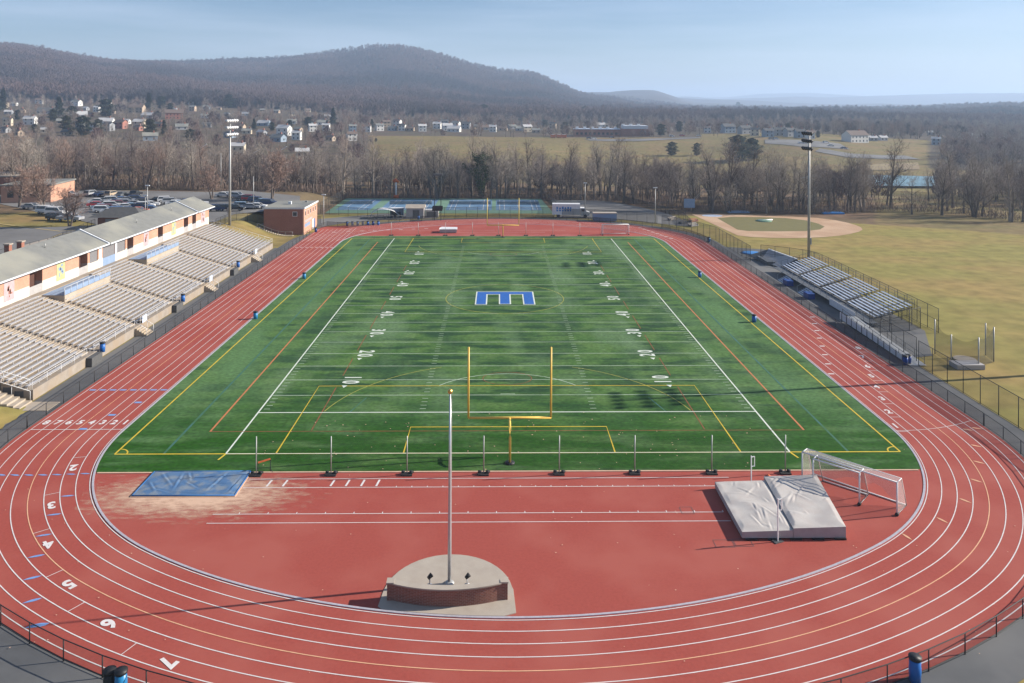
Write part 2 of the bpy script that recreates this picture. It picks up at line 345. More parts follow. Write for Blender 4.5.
def build_ground():
    na_f, na_b = 340, 50
    ang = list(np.linspace(R(-58), R(58), na_f)) + list(np.linspace(R(58), R(302), na_b+2)[1:-1])
    rad = [0]; r = 12.
    while r < 13500:
        rad.append(r); r += max(1.9, r*.0085) if r < 900 else r*.017
    A, Q = np.meshgrid(np.array(ang), np.array(rad[1:]))
    X = CX+np.sin(A)*Q; Y = CY+np.cos(A)*Q; Z = height(X, Y)-.06
    n = len(ang); k = len(rad)-1
    vs = [(CX, CY, -.06)] + list(zip(X.ravel().tolist(), Y.ravel().tolist(), Z.ravel().tolist()))
    fs = [(0, 1+(j+1)%n, 1+j) for j in range(n)]
    for i in range(k-1):
        for j in range(n):
            a = 1+i*n+j; b = 1+i*n+(j+1)%n; fs.append((a, b, b+n, a+n))
    me = bpy.data.meshes.new('ground'); me.from_pydata(vs, [], [f[::-1] for f in fs])
    c = me.color_attributes.new('cover', 'FLOAT_COLOR', 'POINT'); buf = np.ones((len(vs), 4), np.float32)
    for q, (x, y, z) in enumerate(vs):
        d = math.hypot(x-CX, y-CY); buf[q,:3] = lc(x, y, d, (x-CX)/max(y-CY, 1))
    buf[:,:3] = buf[:,:3]; c.data.foreach_set('color', buf.ravel())
    me.materials.append(M['ground']); me.polygons.foreach_set('use_smooth', [True]*len(fs)); me.update()
    o = link(bpy.data.objects.new('ground', me)); tag(o, 'dry winter grass, woodland floor and wooded hills out to the horizon', kind='structure'); return o
build_ground()
# ------------------------------------------------------------------ running track
HW, R2_, C2, R1_ = 35.76, 23.62, 5.24, 45.73
CXC = HW-R2_; YC1 = C2+math.sqrt((R1_-R2_)**2-CXC**2); A0 = math.degrees(math.atan2(CXC, YC1-C2)); XO = .146; YM = 54.86
def tp(off, ang, side=-1, far=False):
    """a point of the near bend: ang 0 at its middle, 90 where the straight begins"""
    a = math.radians(ang)
    if ang <= A0: x, y = math.sin(a)*(R1_+off), YC1-math.cos(a)*(R1_+off)
    else: x, y = CXC+math.sin(a)*(R2_+off), C2-math.cos(a)*(R2_+off)
    return (XO+side*x, 2*YM-y if far else y)
def ring(off, st=3.0):
    An = [i*st for i in range(int(90/st)+1)]
    q = [tp(off, a, 1) for a in An]
    ys = [C2+(2*YM-2*C2)*i/12 for i in range(1, 12)]
    q += [(XO+HW+off, y) for y in ys]
    q += [tp(off, a, 1, True) for a in An[::-1]]
    q += [tp(off, a, -1, True) for a in An[1:]]
    q += [(XO-HW-off, y) for y in ys[::-1]]
    q += [tp(off, a, -1) for a in An[::-1][:-1]]
    return q
# asphalt that the stadium stands in
mb = MB(); mb.poly(ring(11.6), -.03); asph = mb.build('perimeter_path', M['asphalt']); tag(asph, 'dark asphalt walk ringing the running track outside its low fence', kind='structure')
mb = MB(); mb.poly([(44.6,-9),(47.9,-9),(47.9,25.5),(51.5,26.5),(56.3,37),(56.4,96),(47,100),(44.6,100)], -.024)
mb.poly([(-47.9,11),(-44.5,11),(-44.5,98),(-47.9,98)], -.022)
mb.poly([(-44.5,-1),(-44.5,12),(-47.7,12),(-49.5,7),(-52,-3),(-47,-12),(-40,-20)], -.026)
tag(mb.build('stand_apron', M['asphalt']), 'asphalt under and beside the two grandstands', kind='structure')
mb = MB(); mb.poly(ring(8.86), 0)
track = mb.build('running_track', M['track']); tag(track, 'red rubber running track and the red D shaped areas inside its bends', kind='structure')
mb = MB(); mb.poly([(-44.5,100),(-44.5,126.5),(-36,130),(-20,128),(-20,120)], .003); mb.build('chute', M['track'], track)
LW = 1.056
for k in range(1, 9):
    mb = MB(); mb.ribbon(ring(k*LW, 1.5), .065, .012, True); mb.build('lane_line', M['peach'] if k == 4 else M['white'], track)
mb = MB(); mb.ribbon(ring(.08, 1.5), .06, .016, True); mb.build('lane_line', M['white'], track)
# chute lines
mb = MB()
for k in range(0, 9): mb.ribbon([(XO-HW-k*LW, 104), (XO-HW-k*LW, 124.5-.3*k)], .065, .014)
mb.build('lane_line', M['white'], track)
# aluminium kerb: a real raised edge
mb = MB(); rin, rout = ring(-.22, 1.5), ring(-.06, 1.5); n = len(rin)
mb.add([(x,y,0) for x,y in rin]+[(x,y,.045) for x,y in rin]+[(x,y,.045) for x,y in rout]+[(x,y,0) for x,y in rout],
       [(i,(i+1)%n,n+(i+1)%n,n+i) for i in range(n)]+[(n+i,n+(i+1)%n,2*n+(i+1)%n,2*n+i) for i in range(n)]+[(2*n+i,2*n+(i+1)%n,3*n+(i+1)%n,3*n+i) for i in range(n)])
kerb = mb.build('track_kerb', M['kerb']); tag(kerb, 'low grey aluminium kerb along the inside edge of lane one', kind='structure')

def text_mesh(s, size, bold=.0):
    cu = bpy.data.curves.new('t', 'FONT'); cu.body = s; cu.size = size; cu.align_x = 'CENTER'; cu.align_y = 'CENTER'; cu.offset = bold; cu.resolution_u = 3
    o = bpy.data.objects.new('t', cu); link(o); bpy.context.view_layer.update()
    me = bpy.data.meshes.new_from_object(o); bpy.data.objects.remove(o); return me
_tm = {}
def mark_text(name, s, x, y, rz, size, m, parent, z=.02, sx=1, sy=1, bold=.02):
    k = (s, size, bold)
    if k not in _tm: _tm[k] = text_mesh(s, size, bold)
    me = _tm[k].copy(); me.materials.clear(); me.materials.append(m)
    o = link(bpy.data.objects.new(name, me)); o.location = (x,y,z); o.rotation_euler.z = rz; o.scale = (sx,sy,1); o.parent = parent; return o
# numerals before the finish (tops towards the runner's way)
for k in range(8):
    mark_text('lane_number', str(k+1), XO-HW-(k+.5)*LW, 6.9, 0, 1.3, M['white'], track, sx=.8, bold=.05)
for k in range(8):   # right straight, staggered
    y = [5.6,9.04,12.5,15.9,19.3,22.5,25.95,29.4][k]
    mark_text('lane_number', str(k+1), XO+HW+(k+.5)*LW, y, 0, 1.35, M['white'], track, sx=.8, bold=.05)
for k, a in zip(range(1, 7), (72.5,58.5,46,33.9,27.3,21.1)):   # bend
    x, y = tp((k+.55)*LW, a, -1); mark_text('lane_number', str(k+1), x, y, R(-90-a), 1.5, M['white'], track, sx=.8, bold=.06)
def across(off0, off1, ang, side, w, m, par=track, z=.018, wedge=False, far=False, skew=0):
    mb = MB(); a = tp(off0, ang, side, far); b = tp(off1, ang-skew, side, far)
    if wedge:
        t_ = math.radians(ang); dx, dy = (math.cos(t_)*-side*-1, 0)
        b = tp(off1, ang-wedge*.35, side, far); cs = [tp(off0+(off1-off0)*u, ang-wedge*.35*u-s_*abs(wedge)*.11*math.sin(math.pi*u**.8), side, far) for s_, us in ((1,(.25,.5,.75)),(-1,(.75,.5,.25))) for u in us]
        P_ = [a]+cs[:3]+[b]+cs[3:]; mb.poly(P_, z)
    else: mb.ribbon([a, b], w, z)
    return mb.build('track_mark', m, par)
# finish line, start stagger and relay marks
mb = MB(); mb.ribbon([(XO-HW, 5.3), (XO-HW-8*LW, 5.3)], .09, .02); mb.build('track_mark', M['white'], track)
mb = MB()
for k in range(8): mb.ribbon([(XO-HW-k*LW-.2, 15.4), (XO-HW-k*LW-.85, 15.4)], .35, .02)
for k, y in zip(range(1,6), (11.9,8.7,5.4,2.1,-1.2)):
    if y > C2: mb.ribbon([(XO-HW-k*LW-.2, y), (XO-HW-k*LW-.9, y)], .4, .021)
mb.build('track_mark', M['bluepaint'], track)
for k in range(8):
    across(k*LW+.15, (k+1)*LW-.1, 68.5+k*.7, -1, 0, M['bluepaint'], wedge=-2.2)
for k, a in zip(range(1,8), (60.2,54.4,48.6,43.4,38.5,33.8,30.6)):
    across(k*LW+.05, (k+1)*LW-.02, a, -1, 0, M['bluepaint'], wedge=-2.4)
for k, a in zip(range(1,7), (75.4,61.2,49,36.2,29.2,22.6)): across(k*LW, (k+1)*LW, a+1.5, -1, .05, M['white'])
for k, a in zip(range(0,8), (39.8,49.5,59,67.8,75.6,82.5,89.3,89.9)):
    across(k*LW+.1, (k+1)*LW-.08, a, 1, 0, M['peach'], wedge=2.2)
mb = MB()
for k, y in zip(range(8), (4.3,7.7,11.1,14.4,17.8,21,24.4,27.8)): mb.ribbon([(XO+HW+k*LW, y), (XO+HW+(k+1)*LW, y)], .06, .02)
for k in range(0,8): mb.ribbon([(XO+HW+k*LW, 4.5+.036*k**2), (XO+HW+(k+1)*LW, 4.5+.036*(k+1)**2)], .06, .0205)
mb.build('track_mark', M['white'], track)
mb = MB()
for k in range(8): mb.ribbon([(XO+HW+k*LW+.2, 20+3.4*k), (XO+HW+(k+1)*LW-.2, 20+3.4*k)], .3, .021)
for k in range(8): mb.ribbon([(XO-HW-k*LW-.2, 98.5), (XO-HW-(k+1)*LW+.3, 98.5)], .35, .021)
for k in range(8): mb.ribbon([(33.5+k*.6, 126-2.2*k), (34.2+k*.6, 125.2-2.2*k)], .35, .021)
for k in range(8): mb.ribbon([(-40+k*3.0, 118+1.2*k**.8), (-39.1+k*3.0, 118.1+1.2*k**.8)], .3, .021)
mb.build('track_mark', M['white'], track)

# ------------------------------------------------------------------ turf field
pts = [p for p in ring(-.24, 3) if -3.3 < p[1] < 2*YM+3.0]
L_ = sorted([p for p in pts if p[0] < 0], key=lambda p: p[1]); R__ = sorted([p for p in pts if p[0] > 0], key=lambda p: -p[1])
xl = -33.6; poly = [(-33.65,-3.3)] + L_ + [(-33.7,2*YM+3.05),(33.9,2*YM+3.05)] + R__ + [(33.8,-3.3)]
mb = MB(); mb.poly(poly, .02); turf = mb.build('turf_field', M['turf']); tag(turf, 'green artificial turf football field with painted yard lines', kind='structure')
mb = MB(); mb.box(-33.6,33.8,-3.46,-3.30,.0,.05); mb.box(-33.6,33.8,2*YM+3.05,2*YM+3.2,.0,.05)
tag(mb.build('turf_edging', M['sand']), 'pale strip of edging between turf and red surface', kind='structure')
FW = 24.384; EZ = 9.144; Z1 = .03
mb = MB(); mb.ribbon([(-FW,0),(-FW,109.73)], .15, Z1); mb.ribbon([(FW,0),(FW,109.73)], .15, Z1); mb.build('sideline', M['turfline'], turf)
mb = MB()
for i in range(2, 23):
    y = i*4.572; mb.ribbon([(-FW,y),(FW,y)], .11, Z1+.001)
mb.build('yard_line', M['turfthin'], turf)
mb = MB(); mb.ribbon([(-FW,EZ),(FW,EZ)], .16, Z1+.004); mb.build('goal_line', M['turfline'], turf)
mb = MB()
for i in range(101):
    y = EZ+i*.9144
    if i % 5 == 0: continue
    for x in (-FW+.3, FW-.9): mb.ribbon([(x,y),(x+.6,y)], .09, Z1+.001)
    for x in (-8.45-.3, 8.45-.3): mb.ribbon([(x,y),(x+.6,y)], .09, Z1+.001)
mb.build('hash_mark', M['turfthin'], turf)
mb = MB()
for q in ((24.8,.1),): pass
mb.ribbon([(-.75,14),(.75,14)], .12, Z1+.002); mb.ribbon([(-.75,2*YM-14),(.75,2*YM-14)], .12, Z1+.002); mb.build('conversion_mark', M['turfthin'], turf)
# yellow soccer lines
def rect(mb, x0, x1, y0, y1, w, z): mb.ribbon([(x0,y0),(x1,y0),(x1,y1),(x0,y1)], w, z, True)
mb = MB(); mb.ribbon([(-33.85,.05),(-33.85,109.68)], .14, Z1+.006); mb.ribbon([(34.05,.05),(34.05,109.68)], .14, Z1+.006)
mb.ribbon([(-33.85,.05),(34.05,.05)], .16, Z1+.007); mb.build('soccer_boundary', M['yellow'], turf)
mb = MB(); mb.ribbon([(-FW,.05),(FW,.05)], .10, Z1+.011); mb.build('end_line', M['turfline'], turf)
mb = MB(); mb.ribbon([(-33.85,109.68),(34.05,109.68)], .14, Z1+.007)
for s, y0 in ((1,0),(-1,109.73)):
    mb.ribbon([(-20.1,y0),(-20.1,y0+s*16.4),(20.1,y0+s*16.4),(20.1,y0)], .13, Z1+.006)
    mb.ribbon([(-9.15,y0),(-9.15,y0+s*5.6),(9.15,y0+s*5.6),(9.15,y0)], .13, Z1+.006)
mb.ribbon([(-FW,0),(-FW-.25,-1.1)], .16, Z1+.006); mb.ribbon([(FW,0),(FW+.3,-1.1)], .16, Z1+.006)
for cx_, s in ((-33.85,1),(34.05,-1)):
    mb.ribbon([(cx_+s*math.cos(a)*1.0, .05+math.sin(a)*1.0) for a in [i*math.pi/2/8 for i in range(9)]], .12, Z1+.008)
mb.build('penalty_box', M['yellow'], turf)
mb = MB(); mb.ribbon([(9.15*math.cos(i*math.pi/32), YM+9.15*math.sin(i*math.pi/32)) for i in range(64)], .13, Z1+.006, True); mb.build('centre_circle', M['yellowthin'], turf)
mb = MB()
arc = [(9.15*math.cos(a), 11+9.15*math.sin(a)) for a in [R(37)+i*R(106)/16 for i in range(17)]]
mb.ribbon(arc, .12, Z1+.005); mb.ribbon([(x, 2*YM-y) for x, y in arc], .12, Z1+.005); mb.build('penalty_arc', M['turfthin'], turf)
mb = MB()
for f in (0, 1):
    g = (lambda p: p) if not f else (lambda p: (p[0], 2*YM-p[1]))
    mb.ribbon([g((18.4*math.cos(a), 5.6+18.4*math.sin(a))) for a in [R(12)+i*R(54)/14 for i in range(15)]], .11, Z1+.004)
    mb.ribbon([g((18.4*math.cos(a), 5.6+18.4*math.sin(a))) for a in [R(114)+i*R(54)/14 for i in range(15)]], .11, Z1+.004)
mb.build('lacrosse_fan', M['yellowthin'], turf)
mb = MB(); mb.ribbon([(-27.4,4.7),(-27.4,105)], .18, Z1+.003); mb.ribbon([(27.4,4.7),(27.4,105)], .18, Z1+.003); mb.build('lacrosse_sideline', M['orange'], turf)
mb = MB(); mb.ribbon([(-27.4,4.7),(27.4,4.7)], .10, Z1+.002)
for x in (-18.2, 18.2):
    for y0, y1 in ((4.9,16),(19.6,25.6),(28.6,35),(38,44.5),(48,53),(57,62.5),(66,71.6),(75,80)): mb.ribbon([(x,y0),(x,y1)], .11, Z1+.002)
for s in (1,-1): mb.ribbon([(2.7*math.cos(i*math.pi/12), YM+s*(18.7-YM)+2.0*math.sin(i*math.pi/12)) for i in range(24)], .09, Z1+.003, True)
mb.build('lacrosse_line', M['redline'], turf)
mb = MB(); mb.ribbon([(-29.7,0),(-29.7,109)], .22, Z1+.001); mb.ribbon([(29.5,0),(29.5,109)], .22, Z1+.001)
for s in (1,-1): mb.ribbon([(s*15.5,9.2),(s*14.5,13)], .14, Z1+.001)
mb.build('hockey_line', M['bluefaint'], turf)
for i in range(1, 10):
    y = EZ+i*9.144; num = str(10*min(i, 10-i))
    for sd in (-1, 1):
        rz = -math.pi/2 if sd < 0 else math.pi/2
        for dgt, dy in ((num[0], .72), ('0', -.72)):
            yy = y + (dy if sd < 0 else -dy)
            mark_text('yard_number', dgt, sd*17.05, yy, rz, 2.2, M['turfline'], turf, Z1+.009, sx=.85, sy=1.15, bold=.05)
        if i != 5:
            s = -1 if i < 5 else 1; mb = MB(); yy = y+s*1.75
            mb.add([(sd*17.4-.3,yy,Z1+.009),(sd*17.4+.3,yy,Z1+.009),(sd*17.4,yy+s*.7,Z1+.009)], [(0,1,2)]); mb.build('yard_arrow', M['turfline'], turf)
# block letter at midfield, arms towards the near end
def letter_e(g):
    x0, x1, y0, y1 = -4.35-g, 4.4+g, 50.95-g, 58.75+g; w = 1.45+2*g; sp = 1.5+2*g
    xs = [x0, x0+w, -w/2+.0, w/2+.0, x1-w, x1]
    return [(x0,y0),(xs[1],y0),(xs[1],y1-sp),(xs[2],y1-sp),(xs[2],y0+.2),(xs[3],y0+.2),(xs[3],y1-sp),(xs[4],y1-sp),(xs[4],y0),(x1,y0),(x1,y1),(x0,y1)]
for g, m, z in ((.2, M['turfline'], .050), (0, M['eblue'], .058)):
    mb = MB(); mb.poly(letter_e(g), z); mb.build('field_letter', m, turf)

# ------------------------------------------------------------------ markings and sand on the near D
dz = MB()
for y, x0, x1 in ((-4.52,-21,17.7),(-5.95,-21,17.3),(-9.95,-21.9,15.7),(-11.2,-21.9,15.9)): dz.ribbon([(x0,y),(x1,y+.0)], .07, .012)
for x in (-19.2,-17.95,-14.2,-13.0,-11.8,-10.6): dz.ribbon([(x,-5.75),(x+.12,-4.7)], .16, .013)
for i in range(18): dz.ribbon([(-20+i*2.1,-9.95),(-20+i*2.1,-9.7)], .06, .013)
for i in range(22): dz.ribbon([(-9+i*1.22,-5.95),(-9+i*1.22,-5.75)], .06, .013)
tag(dz.build('runway_lines', M['white'], track))
mb = MB(); rect(mb, 12.6,13.5,-10.2,-9.2,.05,.013); rect(mb, 13.9,15.2,-14.6,-13.7,.05,.013); rect(mb,15.3,16.5,-14.5,-13.6,.05,.013); mb.build('plant_box', M['darkgap'], track)
mb = MB()
for y, x0, x1 in ((118.5,-16,10),(121.5,-30,15),(114.5,-20,20)): mb.ribbon([(x0,y),(x1,y)], .08, .012)
mb.build('runway_lines', M['white'], track)
# scattered sand round the long jump pit
ms = bpy.data.materials.new('scattered_sand'); ms.use_nodes = True; nt = ms.node_tree; nn = nt.nodes; ll = nt.links
b = nn['Principled BSDF']; b.inputs['Roughness'].default_value = .95; b.inputs['Base Color'].default_value = (.60,.40,.28,1)
tc = nn.new('ShaderNodeTexCoord'); gd = nn.new('ShaderNodeVectorMath'); gd.operation = 'LENGTH'; mp = nn.new('ShaderNodeMapping'); mp.inputs['Scale'].default_value = (.085,.19,1); ll.new(tc.outputs['Object'], mp.inputs['Vector']); ll.new(mp.outputs[0], gd.inputs[0])
no = nn.new('ShaderNodeTexNoise'); no.inputs['Scale'].default_value = 1.1; no.inputs['Detail'].default_value = 9; no.inputs['Roughness'].default_value = .68
mp2 = nn.new('ShaderNodeMapping'); mp2.inputs['Scale'].default_value = (.8,2.0,1); mp2.inputs['Rotation'].default_value = (0,0,.35); ll.new(tc.outputs['Object'], mp2.inputs['Vector']); ll.new(mp2.outputs[0], no.inputs['Vector'])
r1 = nn.new('ShaderNodeMapRange'); r1.inputs['From Min'].default_value = .15; r1.inputs['From Max'].default_value = 1.15; r1.inputs['To Min'].default_value = .42; r1.inputs['To Max'].default_value = -.34; ll.new(gd.outputs['Value'], r1.inputs['Value'])
ad = nn.new('ShaderNodeMath'); ll.new(no.outputs['Fac'], ad.inputs[0]); ll.new(r1.outputs[0], ad.inputs[1])
r2 = nn.new('ShaderNodeMapRange'); r2.inputs['From Min'].default_value = .46; r2.inputs['From Max'].default_value = .86; r2.inputs['To Max'].default_value = .92; ll.new(ad.outputs[0], r2.inputs['Value'])
tr = nn.new('ShaderNodeBsdfTransparent'); mx = nn.new('ShaderNodeMixShader'); ll.new(r2.outputs[0], mx.inputs[0]); ll.new(tr.outputs[0], mx.inputs[1]); ll.new(b.outputs[0], mx.inputs[2]); ll.new(mx.outputs[0], nn['Material Output'].inputs['Surface'])
mb = MB(); mb.poly([(-3.5,-9.5),(13,-9.5),(13,3.3),(-8.6,3.3),(-8.9,1),(-7.9,-3),(-6.2,-6.3)], 0); so = mb.build('sand', ms, loc=(-24.3,-7.0,.007)); tag(so, 'pale sand blown over the red surface around the long jump pit', kind='stuff')
def crease(x, y, segs):
    s = 0
    for ax, ay, bx, by in segs:
        dx, dy = bx-ax, by-ay; L2 = dx*dx+dy*dy or 1; u = max(0, min(1, ((x-ax)*dx+(y-ay)*dy)/L2)); d = math.hypot(x-ax-u*dx, y-ay-u*dy)
        side = 1 if (x-ax)*dy-(y-ay)*dx > 0 else -1
        f = math.sin(math.pi*min(1, max(0, u*.9+.08))); s += f*(-.05*math.exp(-(d/.07)**2)+.05*math.exp(-((d-.14*side)/.11)**2))
    return s
# pit with its tarpaulin
t = empty('long_jump_pit', (-25.1,-5.3,0), 0, 'long jump sand pit hidden under a wrinkled blue tarpaulin beside the turf', 'jump pit')
mb = MB(); mb.box(-4.0,4.0,-2.1,2.05,0,.05); mb.build('sand_frame', M['sand'], t)
mb = MB(); nx, ny = 96, 52; vs = []; TC = [(-3.0,1.6,-1.3,-.6),(-1.3,1.5,-1.0,-1.2),(-1.0,-1.3,1.9,-1.6),(-2.6,-1.0,-1.2,-1.5),(.2,1.2,3.2,.9),(1.0,-.4,3.4,-.2),(-.6,.2,.9,-1.0),(-3.4,.2,-2.2,-1.5),(2.2,1.6,1.6,-1.5),(-.9,1.7,-.2,.3),(3.2,-1.6,3.5,1.4)]
for j in range(ny+1):
    for i in range(nx+1):
        x = -3.85+7.7*i/nx; y = -1.95+3.9*j/ny
        e = min(i, nx-i, j*1.5, (ny-j)*1.5)/6; e = max(0, min(1, e))
        z = .10+.05*e+e*(.012*math.sin(x*3.1+y*2+1.5*math.sin(y*2.3))+.012*math.sin(x*1.2-y*5+2*math.sin(x)))+crease(x, y, TC)*e
        z -= 0
        vs.append((x, y, max(z, .062)))
mb.add(vs, [(j*(nx+1)+i, j*(nx+1)+i+1, (j+1)*(nx+1)+i+1, (j+1)*(nx+1)+i) for j in range(ny) for i in range(nx)], 0, True)
mb.build('tarpaulin', M['tarpblue'], t)
mb = MB()
for a, c in (((-3.9,-2.0),(3.9,-2.0)),((3.9,-2.0),(3.9,2.0)),((3.9,2.0),(-3.9,2.0)),((-3.9,2.0),(-3.9,-2.0))): mb.tube([(a[0],a[1],.09),(c[0],c[1],.09)], .05, 6)
mb.build('hem', M['tarpedge'], t)

# ------------------------------------------------------------------ flagpole, planter wall and slab
mb = MB(); sl = [(-8.17,-20.75),(-8.05,-19.2)] + [(-4.05+4.0*math.cos(a), -19.6+4.25*math.sin(a)) for a in [math.pi-.15-i*(math.pi-.3)/20 for i in range(21)]] + [(-.02,-19.2),(.1,-21.45)]
sl += [(XO+x, y) for x, y in []]
bot = [tp(-.25, a, -1) for a in (1,3,5,7,9,10.2)]
mb.prism(sl+bot, .0, .045); tag(mb.build('flagpole_slab', M['slab']), 'half round concrete slab around the flagpole and curved wall', kind='structure')
w = empty('curved_brick_wall', (-4.05,-20.62,0), 0, 'low curved brick wall with pale stone cap in front of the flagpole', 'wall')
def arcw(r_in, r_out, z0, z1, half):
    c = (0, 8.6); a0 = math.asin(half/8.9)
    ii = [(c[0]+r_in*math.sin(-a0+i*2*a0/20), c[1]-r_in*math.cos(-a0+i*2*a0/20)) for i in range(21)]
    oo = [(c[0]+r_out*math.sin(-a0+i*2*a0/20), c[1]-r_out*math.cos(-a0+i*2*a0/20)) for i in range(21)]
    return ii, oo
ii, oo = arcw(8.5, 8.85, 0, 1, 3.3); mb = MB(); mb.prism(oo+ii[::-1], .045, 1.02); mb.build('brickwork', M['brickplanter'], w)
ii, oo = arcw(8.44, 8.91, 0, 1, 3.3); mb = MB(); mb.prism(oo+ii[::-1], 1.023, 1.10); mb.build('cap', M['slab'], w)
for s in (-1, 1):
    mb = MB(); mb.box(s*3.46-.2,s*3.46+.2,.38,.84,.045,1.05); pr = mb.build('end_pier', M['brickplanter'], w)
    mb = MB(); mb.box(s*3.46-.24,s*3.46+.24,.34,.88,1.053,1.14); mb.build('pier_cap', M['slab'], pr)
fp = empty('flagpole', (-4.03,-18.55,.045), 0, 'tall silver flagpole with a gold ball at its tip, standing alone', 'flagpole')
mb = MB(); mb.tube([(0,0,.05),(0,0,3),(0,0,7),(0,0,11.95)], [.115,.11,.085,.05], 12); mb.build('pole', M['polemetal'], fp)
mb = MB(); mb.tube([(0,0,0),(0,0,.06),(0,0,.16)], [.32,.30,.16], 14); mb.build('base_flange', M['galv'], fp)
me = bpy.data.meshes.new('finial'); bm_ = None
import bmesh
bm_ = bmesh.new(); bmesh.ops.create_uvsphere(bm_, u_segments=12, v_segments=8, radius=.16); bm_.to_mesh(me); bm_.free(); me.materials.append(M['gold'])
o = link(bpy.data.objects.new('finial', me)); o.location = (0,0,12.05); o.parent = fp
mb = MB(); mb.tube([(.11,0,1.4),(.09,0,11.6)], .012, 4); mb.build('halyard', M['white'], fp)
for i, x in enumerate((-5.25,-2.9)):
    f_ = empty('flood_lamp', (x,-18.7,.045), 0, 'small black spotlight on the slab %s of the flagpole' % ('left','right')[i], 'lamp', 'spotlights at the flagpole foot')
    mb = MB(); mb.tube([(0,0,0),(0,0,.35)], .035, 6); mb.tube([(0,0,0),(0,0,.03)], .16, 10); mb.build('stem', M['alu'], f_)
    mb = MB(); mb.tube([(-.10,-.02,.42),(.12,.04,.62)], [.11,.15], 10); mb.build('lamp_head', M['black'], f_)

# ------------------------------------------------------------------ goal posts
def goalpost(y, s, label):
    g = empty('goal_post', (0,y,0), 0, label, 'goal post', 'football goal posts')
    by = -s*2.0
    mb = MB(); mb.tube([(0,by,0),(0,by,2.2),(0,by+s*.2,2.7),(0,by+s*.8,2.98),(0,0,3.03)], .095, 12); mb.build('gooseneck', M['yellowmetal'], g)
    mb = MB(); mb.tube([(-3.6,0,3.05),(3.6,0,3.05)], .10, 10); mb.build('crossbar', M['yellowmetal'], g)
    for x in (-3.57, 3.57): mb = MB(); mb.tube([(x,0,3.05),(x,0,9.15)], .085, 10); mb.build('upright', M['yellowmetal'], g)
    mb = MB(); mb.tube([(0,by,0),(0,by,.12)], .42, 12); mb.build('base_pad', M['black'], g)
goalpost(.1, 1, 'yellow football goal post nearest to the flagpole, at the near end of the turf')
goalpost(109.6, -1, 'yellow football goal post at the far end before the tennis courts')
# ball stop net poles
def stop_post(x, y, label, grp, h=3.15):
    t = empty('net_post', (x,y,0), 0, label, 'net post', grp)
    mb = MB(); mb.tube([(0,0,.1),(0,0,h)], .045, 8); mb.build('post', M['galv'], t)
    mb = MB(); mb.box(-.42,.42,-.30,.30,0,.10); mb.bar((-.5,-.25,.12),(.5,.25,.12),.12); mb.build('base', M['rubber'], t)
    for i in (-1,1): mb = MB(); mb.tube([(i*.32,.12,.1),(i*.32,.12,.26)], [.18,.14], 8); mb.build('ballast', M['rubber'], t)
nx_ = [-20.59,-14.55,-8.39,-2.16,4.0,10.18,16.5,22.55]
for i, x in enumerate(nx_): stop_post(x, -3.85, 'thin grey net post, %s from the left along the near turf edge' % ORD(i), 'net posts behind the near goal')
nets = MB(); 
nets.box(-20.59,22.55,-3.86,-3.84,.3,3.05)
tag(nets.build('ball_stop_net', M['netfaint']), 'nearly invisible thin black ball stop net hung between the near posts', 'net')
for i, x in enumerate([-25.6,-19.4,-13.2,-7.0,-1.0,5.3,11.5,17.7]): stop_post(x, 113.4, 'thin net post, %s from the left along the far turf edge' % ORD(i), 'net posts behind the far goal', 3.1)

# ------------------------------------------------------------------ soccer goals
M['nettorn'] = mesh_mat('torn_netting', (.66,.60,.57), .3)
def soccer_goal(loc, rz, label, torn=False, w=7.3, grp='white soccer goals', netm='net', nobase=False):
    g = empty('soccer_goal', loc, rz, label, 'soccer goal', grp); hw = w/2; d = 2.0; dt = .9; h = 2.44
    for s in (-1,1):
        mb = MB(); mb.tube([(s*hw,0,0),(s*hw,0,h)], .06, 8); mb.build('post', M['whitemetal'], g)
        mb = MB(); mb.tube([(s*hw,0,h),(s*hw,dt,h),(s*hw,d,.06),(s*hw,0,.06)], .04, 6); mb.build('side_frame', M['whitemetal'], g)
    mb = MB(); mb.tube([(-hw,0,h),(hw,0,h)], .06, 8); mb.build('crossbar', M['whitemetal'], g)
    mb = MB(); mb.tube([(-hw,d,.06),(hw,d,.06)], .05, 6); mb.build('rear_bar', M['whitemetal'], g); mb = MB(); mb.tube([(-hw,dt,h),(hw,dt,h)], .03, 6); mb.build('top_rear_bar', M['whitemetal'], g)
    mb = MB()
    if torn:
        xs = [-hw+w*i/14 for i in range(15)]
        low = [h*.05,h*.02,.1,.25,.5,.8,1.05,1.2,.95,1.0,1.3,1.15,.6,.2,.05]
        for i in range(14):
            a, b_ = low[i], low[i+1]; ya = dt+(d-dt)*(h-a)/h*.6; yb = dt+(d-dt)*(h-b_)/h*.6
            mb.add([(xs[i],dt,h),(xs[i+1],dt,h),(xs[i+1],yb,b_),(xs[i],ya,a)], [(0,1,2,3)])
    else:
        mb.add([(-hw,dt,h),(hw,dt,h),(hw,d,.06),(-hw,d,.06)], [(0,1,2,3)])
    mb.add([(-hw,0,h),(hw,0,h),(hw,dt,h),(-hw,dt,h)], [(0,1,2,3)])
    for s in (-1,1): mb.add([(s*hw,0,.06),(s*hw,0,h),(s*hw,dt,h),(s*hw,d,.06)], [(0,1,2,3)])
    mb.build('net', M['nettorn'] if torn else M[netm], g)
    for s in (-1,1): mb = MB(); mb.tube([(s*hw,-.12,.1),(s*hw,.12,.1)], .13, 8); mb.build('wheel', M['rubber'], g)
    return g
soccer_goal((25.85,-8.0,0), R(-45.6), 'large white soccer goal beside the grey mat, torn pale net at its right', True, w=7.2)
soccer_goal((25.0,-7.85,0), R(-43), 'smaller white soccer goal standing in front of the one with torn net', w=3.5, netm='netdark')
soccer_goal((26.2,114.6,0), .12, 'white soccer goal at the far end in front of the parked truck', w=6.2)
